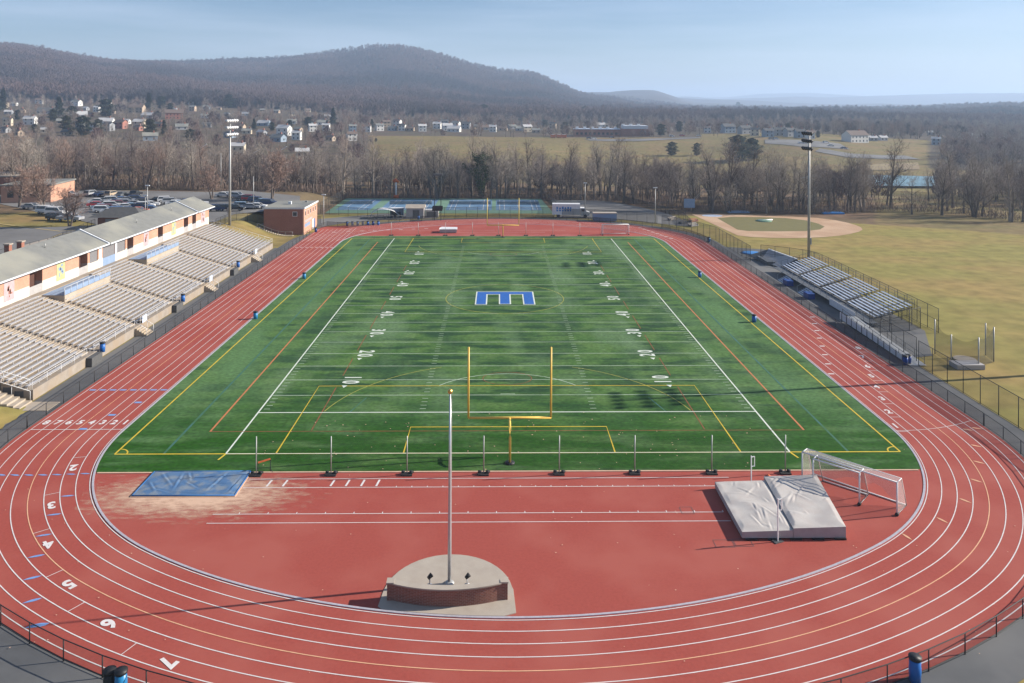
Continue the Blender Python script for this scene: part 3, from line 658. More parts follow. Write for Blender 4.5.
# high jump mat
t = empty('landing_mat', (19.7,-10.0,0), 0, 'large high jump landing mat under a wrinkled grey cover', 'landing mat')
def mat_part(x0, x1, skew0, skew1, y0, y1, z0, z1l, z1r, name, ridge=0):
    nx, ny = 70, 70; vs = []; q_ = random.Random(len(name)); CR = [(q_.uniform(x0,x1),q_.uniform(y0,y1)) for _ in range(18)]; CR = [(a,b,a+q_.uniform(-1.6,1.6),b+q_.uniform(-2.2,2.2)) for a,b in CR]
    for j in range(ny+1):
        for i in range(nx+1):
            u, v = i/nx, j/ny; x = (x0+(x1-x0)*u)+ (skew0*(1-u)+skew1*u)*v; y = y0+(y1-y0)*v
            e = min(1, min(i, nx-i, j, ny-j)/6)
            z = z1l*(1-u)+z1r*u + .03*math.sin(x*2.2+math.sin(y*1.7)*1.5)*e - .07*(1-e)
            z += crease(x, y, CR)*e*.6 + .035*math.sin(x*1.1+1.3*math.sin(y*.9))*math.sin(y*.8+x*.3)*e
            vs.append((x,y,z))
    top = len(vs); m_ = MB(); m_.add(vs, [(j*(nx+1)+i, j*(nx+1)+i+1, (j+1)*(nx+1)+i+1, (j+1)*(nx+1)+i) for j in range(ny) for i in range(nx)], 0, True)
    c = [vs[0], vs[nx], vs[-1], vs[ny*(nx+1)]]
    edges = [[vs[i] for i in range(nx+1)], [vs[j*(nx+1)+nx] for j in range(ny+1)], [vs[ny*(nx+1)+i] for i in range(nx, -1, -1)], [vs[j*(nx+1)] for j in range(ny, -1, -1)]]
    for e in edges:
        k = len(e); m_.add(list(e)+[(p[0]*1.0,p[1],z0) for p in e], [(i+1,i,k+i,k+i+1) for i in range(k-1)], 1)
    return m_.build(name, [M['cover'], M['coverdark']], t)
mat_part(-3.75,-.2,.1,.55,-3.7,3.6,.12,.62,.72,'left_cover')
mat_part(-.17,3.5,.52,1.05,-3.7,4.0,.12,.85,.95,'right_cover')
for i in range(5): mb = MB(); mb.box(-3.5+i*1.55,-2.7+i*1.55,-3.82,3.4,0,.12); mb.build('pallet', M['black'], t)
def hj(x, y, h, label):
    s = empty('jump_standard', (x,y,0), .4, label, 'jump standard', 'high jump standards')
    mb = MB(); mb.bar((0,0,.05),(0,0,h),.07); mb.bar((.32,0,h-.9),(.32,0,h-.1),.05); mb.bar((0,0,h-.1),(.32,0,h-.1),.05); mb.bar((0,0,h-.85),(.32,0,h-.85),.04); mb.build('upright', M['whitemetal'], s)
    mb = MB(); mb.box(-.35,.35,-.2,.2,0,.06); mb.build('base', M['greymetal'], s)
hj(19.05,-6.0,2.4,'white high jump standard behind the grey mat, on the turf side')
hj(18.35,-13.95,3.0,'tall thin white high jump standard leaning before the near edge of the grey mat')
# orange cone thing and small far mat
t = empty('hurdle', (-20.2,-3.0,0), .5, 'small fallen orange and black hurdle at the corner of the blue tarpaulin', 'hurdle')
mb = MB(); mb.bar((-.5,0,.75),(.5,0,.85),.10); mb.build('crossbar', M['orangeplastic'], t)
for s in (-.5,.5): mb = MB(); mb.bar((s,0,.0),(s,0,.8),.05); mb.bar((s,0,.03),(s,-.7,.03),.05); mb.build('leg', M['rubber'], t)
t = empty('vault_mat', (-12.9,118.6,0), .06, 'small white covered pole vault mat on the far red area', 'landing mat')
mb = MB(); mb.box(-2.0,2.0,-1.4,1.4,.1,.85); mb.build('pad', M['coverdark'], t)
mb = MB(); mb.add([(-2.1,-1.3,1.0),(2.15,-1.5,.86),(2.2,1.55,.95),(-1.6,1.6,1.05),(-2.1,-1.45,.86)], [(0,4,1,2,3)]); mb.box(-2.03,2.05,-1.42,1.42,.853,.93); mb.build('cover', M['whitemetal'], t)
mb = MB()
for x, y in ((18.6,-3.0),(17.4,-4.9),(22.1,-3.5)): pass
t = empty('safety_cone', (21.0,-4.3,0), 0, 'small orange disc cone lying between the last net post and the white goal', 'cone'); mb = MB(); mb.tube([(0,0,0),(0,0,.04),(0,0,.14)],[.22,.16,.06],10); mb.build('cone_body', M['orangeplastic'], t)

# fallen leaves and scraps
mb = MB(); g_ = random.Random(11)
for i in range(170):
    x, y = g_.uniform(-44,44), g_.uniform(-30,8)
    if y > -3.4 and abs(x) < 34: continue
    s_ = g_.uniform(.03,.07); a = g_.uniform(0,6.28); mb.add([(x+s_*math.cos(a+k*1.57),y+s_*math.sin(a+k*1.57)*.7,.035+(.02 if k%2 else 0)) for k in range(4)], [(0,1,2,3)])
for i in range(90):
    x, y = g_.uniform(-24,24), g_.uniform(-3.2,9); s_ = g_.uniform(.03,.06); mb.add([(x+s_*k_,y+s_*l_,.07) for k_, l_ in ((-1,-1),(1,-1),(1,1),(-1,1))], [(0,1,2,3)])
tag(mb.build('fallen_leaves', M['sand']), 'small pale leaves and scraps scattered over the near bend', kind='stuff')
# ------------------------------------------------------------------ barrels
def barrel(x, y, label, m='bluebarrel', h=.92, grp='blue litter barrels', z=0):
    t = empty('litter_barrel', (x,y,z), 0, label, 'barrel', grp)
    mb = MB(); mb.tube([(0,0,0),(0,0,.3*h),(0,0,.32*h),(0,0,.64*h),(0,0,.66*h),(0,0,h)], [.29,.29,.305,.305,.29,.29], 14, cap=True); mb.build('drum', M[m], t)
    mb = MB(); mb.tube([(0,0,h-.02),(0,0,h+.13)], [.315,.33], 14); mb.build('liner_bag', M['black'], t)
barrel(-20.25,-27.5,'bright blue litter barrel standing at the near left fence','tealbarrel',1.0)
barrel(-20.95,-27.25,'black litter barrel beside the blue barrel at the near left fence','black',.85,'litter barrels')
barrel(20.9,-27.15,'blue litter barrel at the near right fence',h=1.15)
barrel(-35.0,43.0,'teal blue litter barrel on the turf beside the left sideline nearest the camera','tealbarrel')
barrel(-34.5,68.6,'teal blue litter barrel on the left side of the turf, farther one','tealbarrel')
barrel(34.3,69.8,'blue litter barrel on the right side of the turf, farther one')
barrel(34.6,41.2,'blue litter barrel on the right side of the turf, nearer one')
barrel(-44.0,118.5,'dark blue litter barrel at the foot of the brick press building','navy')
barrel(46.5,23.2,'navy litter barrel with a bag at the foot of the bleacher ramp','navy')
barrel(47.1,23.6,'second navy barrel touching the first at the foot of the bleacher ramp','navy')
barrel(45.6,106,'dark green litter barrel outside the fence at the far right bend','tealbarrel')
for i in range(7): barrel(-38.5+i*1.25, 128.2+i*.2, 'blue barrel %s from the left in the row along the far left fence' % ORD(i), 'navy' if i%2 else 'bluebarrel')
barrel(-22.0,139.6,'blue litter barrel in front of the far storage shed'); barrel(-19.0,150,'blue litter barrel before the tennis court fence')

# ------------------------------------------------------------------ fences
def fence(pts, h, label, m='mesh', sp=3.0, pr=.03, zf=None, name='chain_link_fence', rails=1, bottom=True):
    f = empty(name, (pts[0][0],pts[0][1],0), 0, label, 'fence', 'chain link fences'); ox, oy = pts[0]
    zf = zf or (lambda x, y: 0)
    # resample
    seg = [math.dist(pts[i], pts[i+1]) for i in range(len(pts)-1)]; tot = sum(seg); n = max(1, min(98, round(tot/sp))); q = []
    for k in range(n+1):
        s = tot*k/n; i = 0
        while i < len(seg)-1 and s > seg[i]: s -= seg[i]; i += 1
        a, b = pts[i], pts[i+1]; u = s/seg[i] if seg[i] else 0; x, y = a[0]+(b[0]-a[0])*u, a[1]+(b[1]-a[1])*u; q.append((x, y, zf(x, y)))
    pm = MB(); pm.tube([(0,0,-.05),(0,0,h)], pr*1.25, 6); proto = None
    for x, y, z in q:
        if proto is None: proto = pm.build('post', M['blackmetal'], f, (x-ox,y-oy,z))
        else: c = proto.copy(); link(c); c.location = (x-ox,y-oy,z)
    mb = MB(); mb.tube([(x-ox,y-oy,z+h) for x,y,z in q], pr, 5)
    if rails > 1: mb.tube([(x-ox,y-oy,z+h/2) for x,y,z in q], pr*.8, 4)
    if bottom: mb.tube([(x-ox,y-oy,z+.05) for x,y,z in q], pr*.9, 4)
    mb.build('rail', M['blackmetal'], f)
    mb = MB(); k = len(q); mb.add([(x-ox,y-oy,z+.04) for x,y,z in q]+[(x-ox,y-oy,z+h) for x,y,z in q], [(i,i+1,k+i+1,k+i) for i in range(k-1)]); mb.build('wire_mesh', M[m], f)
    return f
rg = ring(9.05, 3)
near = [tp(9.0, a, -1) for a in range(87, -1, -3)] + [tp(9.0, a, 1) for a in range(3, 88, 3)]
FL = XO-HW-9.0; FR = XO+HW+9.0
fence([(FL, y) for y in (115,80,40,C2+.5)], 1.15, 'low black chain link fence between the left lanes and the concrete grandstand', 'meshlight')
fence([(FL,C2+.4)]+[p for p in near]+[(FR,C2+.4)], 1.15, 'low black chain link fence curving round the near bend', 'meshlight')
fence([(FR, y) for y in (C2+.5,40,80,104.6)], 1.15, 'low black chain link fence between the right lanes and the metal bleachers', 'mesh')
farr = [tp(9.2, a, 1, True) for a in range(90, -1, -3)] + [tp(9.2, a, -1, True) for a in range(3, 52, 3)]
fence(farr+[(-43.5,127.6),(FL,122)], 1.15, 'low black chain link fence curving round the far bend', 'meshdense')
TX = 47.95
fence([(TX,-6.5),(TX,23.0)], 2.85, 'tall black fence along the path nearest the camera, beside the throwing cage', 'meshlight', 3.05, .035)
fence([(TX+.4,24.2),(TX+.4,36),(56.3,37.3),(56.3,44)], 2.85, 'tall black fence turning round the near end of the bleachers', 'meshlight', 3.0, .035)
fence([(57.6,36),(57.6,76),(55.5,80),(49.8,84)], 3.2, 'tall black fence behind the back row of the bleachers', 'meshlight', 2.7, .035, rails=2)
fence([(47.8,84),(47.6,108),(44.5,118),(39.5,127)], 3.0, 'tall black fence between the far right bend and the baseball field', 'mesh', 2.6, .035)
fence([(-33,141),(-20,143),(0,145.5),(14,144),(15.5,156),(13.4,188)], 2.6, 'tall black tennis court fence on its near and right sides', 'mesh', 3.0, .035)
fence([(-50,150),(-50,186),(13.4,188)], 3.0, 'tall black tennis court fence along the woods', 'meshlight', 3.4, .035)
fence([(-45,128),(-52,128),(-50,150),(-33,141)], 2.4, 'black fence at the near left corner of the tennis courts', 'mesh', 3.2)
fence([(17,181),(36,183),(44,160),(48,140),(47,128)], 1.8, 'black fence round the far equipment lot', 'meshdense', 3.0)
fence([(16,142.5),(24,141.5),(33,138),(39.5,133)], 2.4, 'black fence between the far bend and the equipment lot', 'mesh', 3.0)
fence([(97,205),(130,195),(165,176),(190,150)], 1.8, 'low dark fence at the back of the ball field before the trees', 'mesh', 4.2)
fence([(52,160),(75,163),(100,166)], 2.2, 'dark backstop fence behind the infield', 'mesh', 3.0)
# ------------------------------------------------------------------ concrete grandstand
gs = empty('grandstand', (-48,12.5,0), 0, 'long concrete grandstand with rows of aluminium benches along the left straight', 'grandstand')
GX, GY = -48.0, 12.5
Y0, Y1 = 12.5, 97.3; NR = 19; X0, X1 = -48.4, -60.9; TD = (X0-X1)/NR; Zr = lambda i: 1.05 + i*.205
ais = [23.9, 35.8, 47.6, 60.0, 72.3, 84.0]; AW = .8
plats = [(36.4, 48.6), (60.6, 73.4)]
def plat_cut(y0, y1): return any(a-.6 <= y0 and y1 <= b+1.6 for a, b in plats)
def L(x, y): return (x-GX, y-GY)
secs = []; e = [Y0] + ais + [Y1]
for i in range(7): secs.append((e[i]+(AW if i else 0), e[i+1]-(AW if i < 6 else 0)))
mb = MB()
for i in range(NR):
    mb.box(X0-(i+1)*TD-GX, X0-i*TD-GX, 0, Y1-Y0, 0 if i < 8 else Zr(i)-1.4, Zr(i))
mb.box(X1-1.3-GX, X1-GX, 0, Y1-Y0, 2, 5.0); mb.box(X0-GX, X0+.35-GX, 0, Y1-Y0, 0, 1.08)
mb.build('concrete_steps', M['concrete_old'], gs)
# aisle stairs: half steps in each aisle
for a in ais:
    mb = MB()
    for i in range(NR): mb.box(X0-i*TD-GX-.02, X0-i*TD+.30-GX, a-AW-GY+.05, a+AW-GY-.05, Zr(i)-.25, Zr(i)-.10)
    mb.build('aisle_stair', M['concrete'], gs)
for s_, (a, b) in enumerate(secs):
    nr = 15 if plat_cut(a, b) else NR
    rows = []
    for i in range(nr):
        x = X0-i*TD-.30; z = Zr(i); m = MB()
        m.box(-.16,.16,a-GY,b-GY,.36,.41); k = int((b-a)/1.8)
        for j in range(k+1): y = a-GY+.12+(b-a-.24)*j/k; m.box(-.03,.03,y-.03,y+.03,0,.36)
        # two backs of shadow: the thin riser plate
        m.box(-.10,-.08,a-GY,b-GY,.22,.34)
        rows.append((m, x-GX, z))
    if s_ < 5:
        for m, x, z in rows: m.build('bench', M['alu'], gs, (x,0,z))
    else:
        al = MB()
        for m, x, z in rows: al.add([(p[0]+x,p[1],p[2]+z) for p in m.v], m.f)
        tag(al.build('bench_rows', M['alu'], gs), kind='stuff')
for a, b in plats:
    mb = MB(); mb.box(X1-1.3-GX, -57.9-GX, a-GY, b-GY, 3.9, 4.85); mb.build('landing', M['concrete'], gs)
    mb = MB(); mb.box(X1-1.2-GX, -58.0-GX, a-GY+.1, b-GY-.1, 4.853, 4.9); mb.build('landing_deck', M['bluerail'], gs)
    mb = MB(); mb.box(-57.98-GX, -57.93-GX, a-GY, b-GY, 4.9, 5.5); mb.build('blue_panel', M['bluerail'], gs)
    mb = MB()
    for k in range(9): y = a-GY+(b-a)*k/8; mb.tube([(-57.9-GX,y,4.85),(-57.9-GX,y,5.9)], .025, 5)
    mb.tube([(-57.9-GX,a-GY,5.9),(-57.9-GX,b-GY,5.9)], .025, 5); mb.build('landing_rail', M['whitemetal'], gs)
# front rail
mb = MB()
for a, b in secs:
    k = max(2, int((b-a)/2.4))
    for j in range(k+1): y = a-GY+(b-a)*j/k; mb.tube([(X0+.25-GX,y,1.0),(X0+.25-GX,y,2.05)], .022, 5)
    for z in (1.55, 2.05): mb.tube([(X0+.25-GX,a-GY,z),(X0+.25-GX,b-GY,z)], .022, 5)
mb.build('front_rail', M['whitemetal'], gs)
# end rails
for yy in (Y0+.05, Y1-.05):
    mb = MB()
    for i in range(0, NR+1, 2): mb.tube([(X0-i*TD-GX,yy-GY,Zr(i)-.2),(X0-i*TD-GX,yy-GY,Zr(i)+1.05)], .022, 5)
    for dz_ in (.55, 1.05): mb.tube([(X0-GX,yy-GY,Zr(0)+dz_),(X0-NR*TD-GX,yy-GY,Zr(NR)+dz_-.1)], .022, 5)
    mb.build('end_rail', M['whitemetal'], gs)
# dark end wall pockets below the near end
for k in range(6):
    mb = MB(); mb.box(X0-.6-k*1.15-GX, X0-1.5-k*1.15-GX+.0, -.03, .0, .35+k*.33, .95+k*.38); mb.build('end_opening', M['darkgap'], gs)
# front aisle ends: dark boxes and short stairs
for i, a in enumerate(ais):
    if i % 2 == 0:
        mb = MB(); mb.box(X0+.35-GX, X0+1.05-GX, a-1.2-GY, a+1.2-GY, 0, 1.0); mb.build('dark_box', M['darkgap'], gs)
        barrel(X0+.8, a+1.7, 'blue litter barrel at the foot of the concrete grandstand, %s from the camera' % ORD(i//2), h=1.0, z=.85)
    else:
        st = MB()
        for k in range(5): st.box(X0+.35+k*.30-GX, X0+.65+k*.30-GX, a-1.0-GY, a+1.0-GY, 0, .92-k*.18)
        q_ = st.build('front_stair', M['concrete'], gs)
        for dy in (-1.0, 1.0):
            mb = MB(); mb.tube([(X0+.3-GX,a+dy-GY,1.9),(X0+1.9-GX,a+dy-GY,.95)], .03, 5); mb.tube([(X0+1.9-GX,a+dy-GY,0),(X0+1.9-GX,a+dy-GY,.95)], .03, 5); mb.tube([(X0+1.1-GX,a+dy-GY,.4),(X0+1.1-GX,a+dy-GY,1.4)], .025, 5); mb.build('stair_rail', M['whitemetal'], gs)
        mb = MB(); mb.box(X0+.36-GX, X0+.40-GX, a+1.1-GY, a+2.5-GY, 1.1, 2.0); mb.build('rail_sign', M['alublue'], gs)
# stair up the bank at the near end
st = empty('bank_stair', (-46.3,11.1,0), 0, 'concrete stair climbing the grass bank beside the near end of the grandstand', 'stairs')
mb = MB()
mb.box(-1.6,1.2,-1.3,1.0,-.05,.03)
for k in range(22): mb.box(-1.6-(k+1)*.62, -1.6-k*.62, -1.1, 1.0, -.4+k*.19, .19+k*.19)
mb.build('steps', M['concrete'], st)
mb = MB()
for k in range(0, 22, 3): mb.tube([(-1.8-k*.62,1.0,.1+k*.19),(-1.8-k*.62,1.0,1.1+k*.19)], .025, 5)
mb.tube([(-1.8,1.0,1.1),(-1.8-21*.62,1.0,1.1+21*.19)], .025, 5); mb.build('handrail', M['whitemetal'], st)
M['mural_green'] = mat('mural_green', (.33,.36,.16), .8, (.45,.42,.25), 1.2, .9); M['mural_pale'] = mat('mural_pale', (.48,.40,.40), .8, (.35,.25,.27), 1.5, .9)
# ------------------------------------------------------------------ press building behind the stand
pb = empty('press_building', (-62,12,5), 0, 'long single storey orange brick press building with grey shingle roof behind the grandstand', 'building')
def PL(x, y, z): return (x+62, y-12, z-5)
WX = -61.95; BY0, BY1 = -6.0, 99.0
def pbox(x0,x1,y0,y1,z0,z1,m,name,par=None):
    mb = MB(); mb.box(x0+62,x1+62,y0-12,y1-12,z0-5,z1-5); return mb.build(name, m, par or pb)
# bays: (y0, y1, kind)
ft = [(8,10.4,'d'),(17,19.2,'m'),(24,26.2,'d'),(30,32.4,'m'),(35.5,38.4,'d'),(41.6,44,'m'),(47.6,50,'d'),(50.6,53,'s'),(53.4,54.2,'p'),(54.5,58.4,'s2'),(58.4,59.0,'p'),(59.0,61.9,'s'),(62.5,64.7,'d'),(68.3,70.6,'m'),(74.2,76.3,'d'),(79.9,82.1,'m'),(85.8,88,'d'),(90,92,'d'),(94.5,97,'m')]
bays = []; y = BY0
for a, b, k_ in ft:
    if a > y+.01: bays.append((y, a, 'w'))
    bays.append((a, b, k_)); y = b
bays.append((y, BY1, 'w'))
for a, b, k_ in bays:
    if k_ in ('w', 'm'):
        pbox(WX-6.6, WX, a, b, 6.35, 8.35, M['brick'], 'wall'); pbox(WX-6.6, WX, a, b, 4.6, 6.347, M['whitewall'], 'lower_wall')
        if k_ == 'm':
            g = pbox(WX+.003, WX+.03, a+.15, b-.15, 5.5, 7.9, M['mural_green' if int(a) % 2 else 'mural_pale'], 'mural_panel')
            mb = MB(); c_ = (a+b)/2-12
            for q_ in range(7): yy = c_+rng.uniform(-.6,.4); z_ = 1.0+rng.uniform(-.2,1.4); mb.box(WX+62+.031, WX+62+.04, yy, yy+rng.uniform(.15,.5), z_, z_+rng.uniform(.15,.6))
            mb.build('figure', M['bluerail' if int(a) % 2 else 'brickred'], g)
    elif k_ == 'd':
        pbox(WX-6.6, WX-1.0, a, b, 4.6, 8.35, M['brickred'], 'wall'); w_ = pbox(WX-.999, WX-.95, a+.2, b-.2, 5.0, 7.4, M['door'], 'door')
        pbox(WX-.06, WX-.02, a+.02, b-.02, 5.0, 6.1, M['coverdark'], 'gate')
    elif k_ == 'p':
        pbox(WX-6.6, WX+.02, a, b, 4.6, 8.35, M['trim'], 'pier')
    else:
        pbox(WX-6.6, WX-.12, a, b, 6.2, 8.35, M['brick'], 'wall'); pbox(WX-6.6, WX, a, b, 4.6, 6.2, M['bluerail'] if k_ == 's2' else M['whitewall'], 'lower_wall')
        pbox(WX-.118, WX-.05, a+.15, b-.15, 6.2, 8.0, M['shutter'], 'shutter')
def roofpart(ya, yb, dz, mname='roof', over=.0):
    mb = MB(); ex, rx, bx = -61.1, -65.5, -69.6; t = .16
    sec = [(ex,8.45+dz),(rx,10.55+dz),(bx,8.6+dz)]
    v = [(x+62, yy-12, z-5) for yy in (ya, yb) for x, z in sec] + [(x+62, yy-12, z-5-t) for yy in (ya, yb) for x, z in sec]
    mb.add(v, [(0,3,4,1),(1,4,5,2),(6,7,10,9),(7,8,11,10),(0,1,7,6),(1,2,8,7),(3,9,10,4),(4,10,11,5),(0,6,9,3),(2,5,11,8)])
    r = mb.build(mname, M['roofgrey'], pb)
    mb = MB(); mb.box(ex-.02+62, ex+.12+62, ya-12, yb-12, 8.30+dz-5, 8.50+dz-5); mb.build('gutter', M['trim'], r)
    return r
roofpart(-8, 54.4, 0); roofpart(55.0, 90.4, -.02); roofpart(91.0, 99.9, -.04)
for ya in (54.4, 90.4):
    for o_, m_, n_ in ((0,'trim','roof_cap'),(.3,'darkgap','roof_shade_strip')):  # dark strip past the white cap: shade built as a solid dark piece
        mb = MB()
        v = []
        for yy in (ya+o_, ya+o_+.3):
            v += [(x+62, yy-12, z-5) for x, z in ((-61.0,8.62),(-65.5,10.75),(-69.6,8.75),(-69.6,8.4),(-65.5,10.3),(-61.0,8.3))]
        mb.add(v, [(0,6,7,1),(1,7,8,2),(5,4,10,11),(0,1,4,5),(1,2,3,4),(6,11,10,7),(7,10,9,8),(0,5,11,6)]); mb.build(n_, M[m_], pb)
mb = MB(); mb.add([PL(-61.9,99.0,8.3),PL(-65.5,99.0,10.3),PL(-68.6,99.0,8.5)], [(0,1,2)]); mb.build('gable', M['brick'], pb)
for i, (x, y) in enumerate(((-63.0,30),(-64.2,43),(-63.4,69),(-63.6,84))):
    mb = MB(); zz = 8.45+( -61.1-x)*.477; mb.tube([(x+62,y-12,zz-5),(x+62,y-12,zz-4.4)], .07, 6); mb.build('roof_vent', M['galv'], pb)
# ------------------------------------------------------------------ two storey brick building
bb = empty('brick_building', (-45.9,114.7,0), 0, 'two storey red brick field house with flat roof beside the far left bend', 'building')
def bx_(n, x0,x1,y0,y1,z0,z1,m,par=None): mb = MB(); mb.box(x0,x1,y0,y1,z0,z1); return mb.build(n, m, par or bb)
bx_('front_wall', -9.2,-.3,0,.3,-.2,6.0,M['brickred']); bx_('side_wall', -.3,0,0,13.4,-.2,6.0,M['brick']); bx_('rear_wall',-9.2,-.3,13.1,13.4,-.2,6.0,M['brickred']); bx_('left_wall',-9.2,-8.9,.3,13.1,-.2,6.0,M['brickred'])
rf = bx_('roof', -9.4,.2,-.2,13.6,6.003,6.22,M['roofgrey']); bx_('coping', -9.45,.25,-.25,-.203,5.9,6.3,M['trim'],rf); bx_('coping', .203,.25,-.2,13.6,5.9,6.3,M['trim'],rf)
bx_('roof_unit', -5.2,-4.5,6,6.7,6.22,6.9,M['trim'],rf); bx_('roof_unit', -2.2,-1.6,10,10.5,6.22,6.6,M['galv'],rf)
wn = bx_('window', -2.6,-1.5,-.02,.0,4.2,5.3,M['trim']); bx_('pane', -2.5,-1.6,-.04,-.021,4.3,5.2,M['glass'],wn)
for k in range(5): y = 1.1+k*2.5; wn = bx_('window', 0,.02,y,y+.8,4.1,5.3,M['trim']); bx_('pane', .021,.04,y+.08,y+.72,4.2,5.2,M['glass'],wn)
bx_('blue_sign', .001,.03,.8,6.0,1.5,2.3,M['bluerail']); bx_('white_band', .001,.02,1.0,8.0,2.6,3.1,M['coverdark'])
d_ = bx_('door', .001,.04,8.2,9.9,.0,2.4,M['whitemetal']); bx_('door', .001,.04,10.2,11.0,.0,2.3,M['bluebarrel'])
st = empty('bank_stair', (-47.5,113.4,0), 0, 'thin stair with rail climbing the grass bank in front of the brick field house', 'stairs')
mb = MB()
for k in range(16): hz0 = H1(-47.5-.5-(k+.5)*.5, 113.4); mb.box(-.5-(k+1)*.5,-.5-k*.5,-.5,.5,hz0-.3,hz0+.06)
mb.build('steps', M['concrete'], st); mb = MB(); mb.tube([(-.5-k*.8,-.6,H1(-48-k*.8,113.4)+.95) for k in range(11)], .03, 5)
for k in range(6): mb.tube([(-.5-k*1.6,-.6,H1(-48-k*1.6,113.4)),(-.5-k*1.6,-.6,H1(-48-k*1.6,113.4)+.95)], .025, 5)
mb.build('handrail', M['galv'], st)
# ------------------------------------------------------------------ metal bleachers
bl = empty('bleachers', (50,40,0), 0, 'raised metal bleachers with blue grey benches beside the right lanes', 'bleachers')
def B(n, x0,x1,y0,y1,z0,z1,m,par=None): mb = MB(); mb.box(x0-50,x1-50,y0-40,y1-40,z0,z1); return mb.build(n, M[m], par or bl)
NB = 10; BX0, BX1 = 50.4, 55.9; bw = (BX1-BX0)/NB; BA = [48.4, 57.6, 66.6]; be = [39.5]+BA+[74.6]
for i in range(NB):
    x = BX0+i*bw; z = .85+i*.17
    B('foot_plank', x, x+.30, 39.5, 74.6, z-.03, z, 'greymetal')
    for s_ in range(4):
        a = be[s_]+(.55 if s_ else 0); b = be[s_+1]-(.55 if s_ < 3 else 0)
        B('bench', x+.24, x+.24+.33, a, b, z+.33, z+.38, 'alublue')
for a in BA:
    B('aisle_step', BX0, BX1, a-.5, a+.5, .83, .85, 'greymetal').location.z = 0
mb = MB()
for k in range(14):
    y = 39.6-40+k*2.68
    mb.bar((BX0-50,y,0),(BX0-50,y,.85),.06); mb.bar((BX1-50,y,0),(BX1-50,y,2.5),.07); mb.bar((53-50,y,0),(53-50,y,1.6),.06)
    mb.bar((BX0-50,y,.8),(BX1-50,y,2.4),.07); mb.bar((BX0-50,y,.1),(BX1-50,y,1.6),.04)
mb.build('support_frame', M['greymetal'], bl)
B('walkway', 48.9, 50.35, 37.5, 74.6, .80, .85, 'greymetal')
mb = MB()
for k in range(16): y = -.4+k*2.33; mb.bar((48.95-50,y,.8),(48.95-50,y,1.9),.045)
for z in (1.35,1.9): mb.bar((48.95-50,-.4,z),(48.95-50,34.6,z),.045)
mb.build('front_rail', M['galv'], bl)
mb = MB()
for k in range(14): y = -.4+k*2.69; mb.bar((BX1+.35-50,y,2.2),(BX1+.35-50,y,3.5),.045)
for z in (3.0,3.5): mb.bar((BX1+.35-50,-.4,z),(BX1+.35-50,34.6,z),.045)
for y in (-.45,34.6):
    for i in range(0, NB+1, 2): mb.bar((BX0+i*bw-50,y,.85+i*.17),(BX0+i*bw-50,y,1.95+i*.17),.04)
    mb.bar((BX0-50,y,1.95),(BX1-50,y,3.6),.04)
mb.build('back_rail', M['greymetal'], bl)
B('front_skirt', 48.86, 48.9, 41.5, 50.0, -.0+.25, 1.25, 'trim')
# ramp
rp = MB(); 
def rz(y): return .85*max(0, min(1, (y-22.8)/(41-22.8)))
rp.add([(-3.2+.0,22.8-40,.02),(-1.2,22.8-40,.02),(-1.2,41-40,.86),(-3.2,41-40,.86)], [(0,1,2,3)]); rp.build('ramp', M['galv'], bl)
mb = MB(); mb.add([(-3.25,24-40,.10),(-3.25,41.5-40,.4),(-3.25,41.5-40,1.35),(-3.25,24-40,.62)], [(0,1,2,3)]); mb.add([(-3.21,24-40,.10),(-3.21,41.5-40,.4),(-3.21,41.5-40,1.35),(-3.21,24-40,.62)], [(3,2,1,0)]); mb.build('ramp_panel', M['trim'], bl)
for k in range(12):
    y = 24.3+k*1.5; pz = .62+(1.35-.62)*(y-24)/17.5; mb = MB(); mb.bar((-3.29,y-40,.02),(-3.29,y-40,pz+.25),.07); mb.build('ramp_post', M['greymetal'], bl)
mb = MB()
for x in (-3.15,-1.25):
    for k in range(9): y = 23.2+k*2.2; mb.bar((x,y-40,rz(y)),(x,y-40,rz(y)+1.05),.045)
    mb.bar((x,23.2-40,1.05),(x,41-40,1.9),.045); mb.bar((x,23.2-40,.55),(x,41-40,1.4),.04)
mb.build('ramp_rail', M['greymetal'], bl)
for a in (57.6, 66.6):
    mb = MB()
    for k in range(5): mb.box(48.9-50-.3*(k+1),48.9-50-.3*k,a-1.3-40,a+1.3-40,.62-k*.16,.68-k*.16)
    mb.build('field_stair', M['alublue'], bl)
    for dy in (-1.35,1.35):
        mb = MB(); mb.bar((48.9-50,a+dy-40,1.7),(47.4-50,a+dy-40,.95),.05); mb.bar((47.4-50,a+dy-40,0),(47.4-50,a+dy-40,.95),.05); mb.build('stair_rail', M['galv'], bl)
    tag(MB().box(47.2,48.3,a-3.6,a-1.7,0,.85).build('covered_bench', M['navy']), 'navy covered bench under the %s stair of the metal bleachers' % ('nearer' if a < 60 else 'farther'), 'bench')
# low roofed structure and blue tarpaulin north of the bleachers
dg = empty('dugout', (51.5,83.0,0), 0, 'low dark shelter with a white edged sloping roof between the bleachers and the blue tarpaulin', 'dugout')
mb = MB(); mb.box(-1.8,3.0,-3.0,3.2,0,.7); mb.build('wall', M['greymetal'], dg)
A_, B_, C_, D_, E_ = (-3.1,5.6,.2), (1.0,4.4,1.75), (2.9,-5.4,1.7), (-.4,-5.6,.2), (-1.9,.6,.25)
mb = MB(); mb.add([A_,B_,E_,(0,0,1.55),(3.4,4.8,.3),(3.8,-5.4,.3)], [(0,2,1),(1,4,5)]); mb.add([C_,B_,(3.4,4.8,.3),(3.9,-5.4,.3)], [(0,1,2,3)]); mb.build('roof', M['asphalt'], dg)
mb = MB(); mb.add([E_,D_,C_,B_], [(0,1,2,3)]); mb.build('roof_slope', M['coverdark'], dg)
mb = MB(); mb.bar(B_,C_,.34,.14); mb.build('ridge_trim', M['trim'], dg)
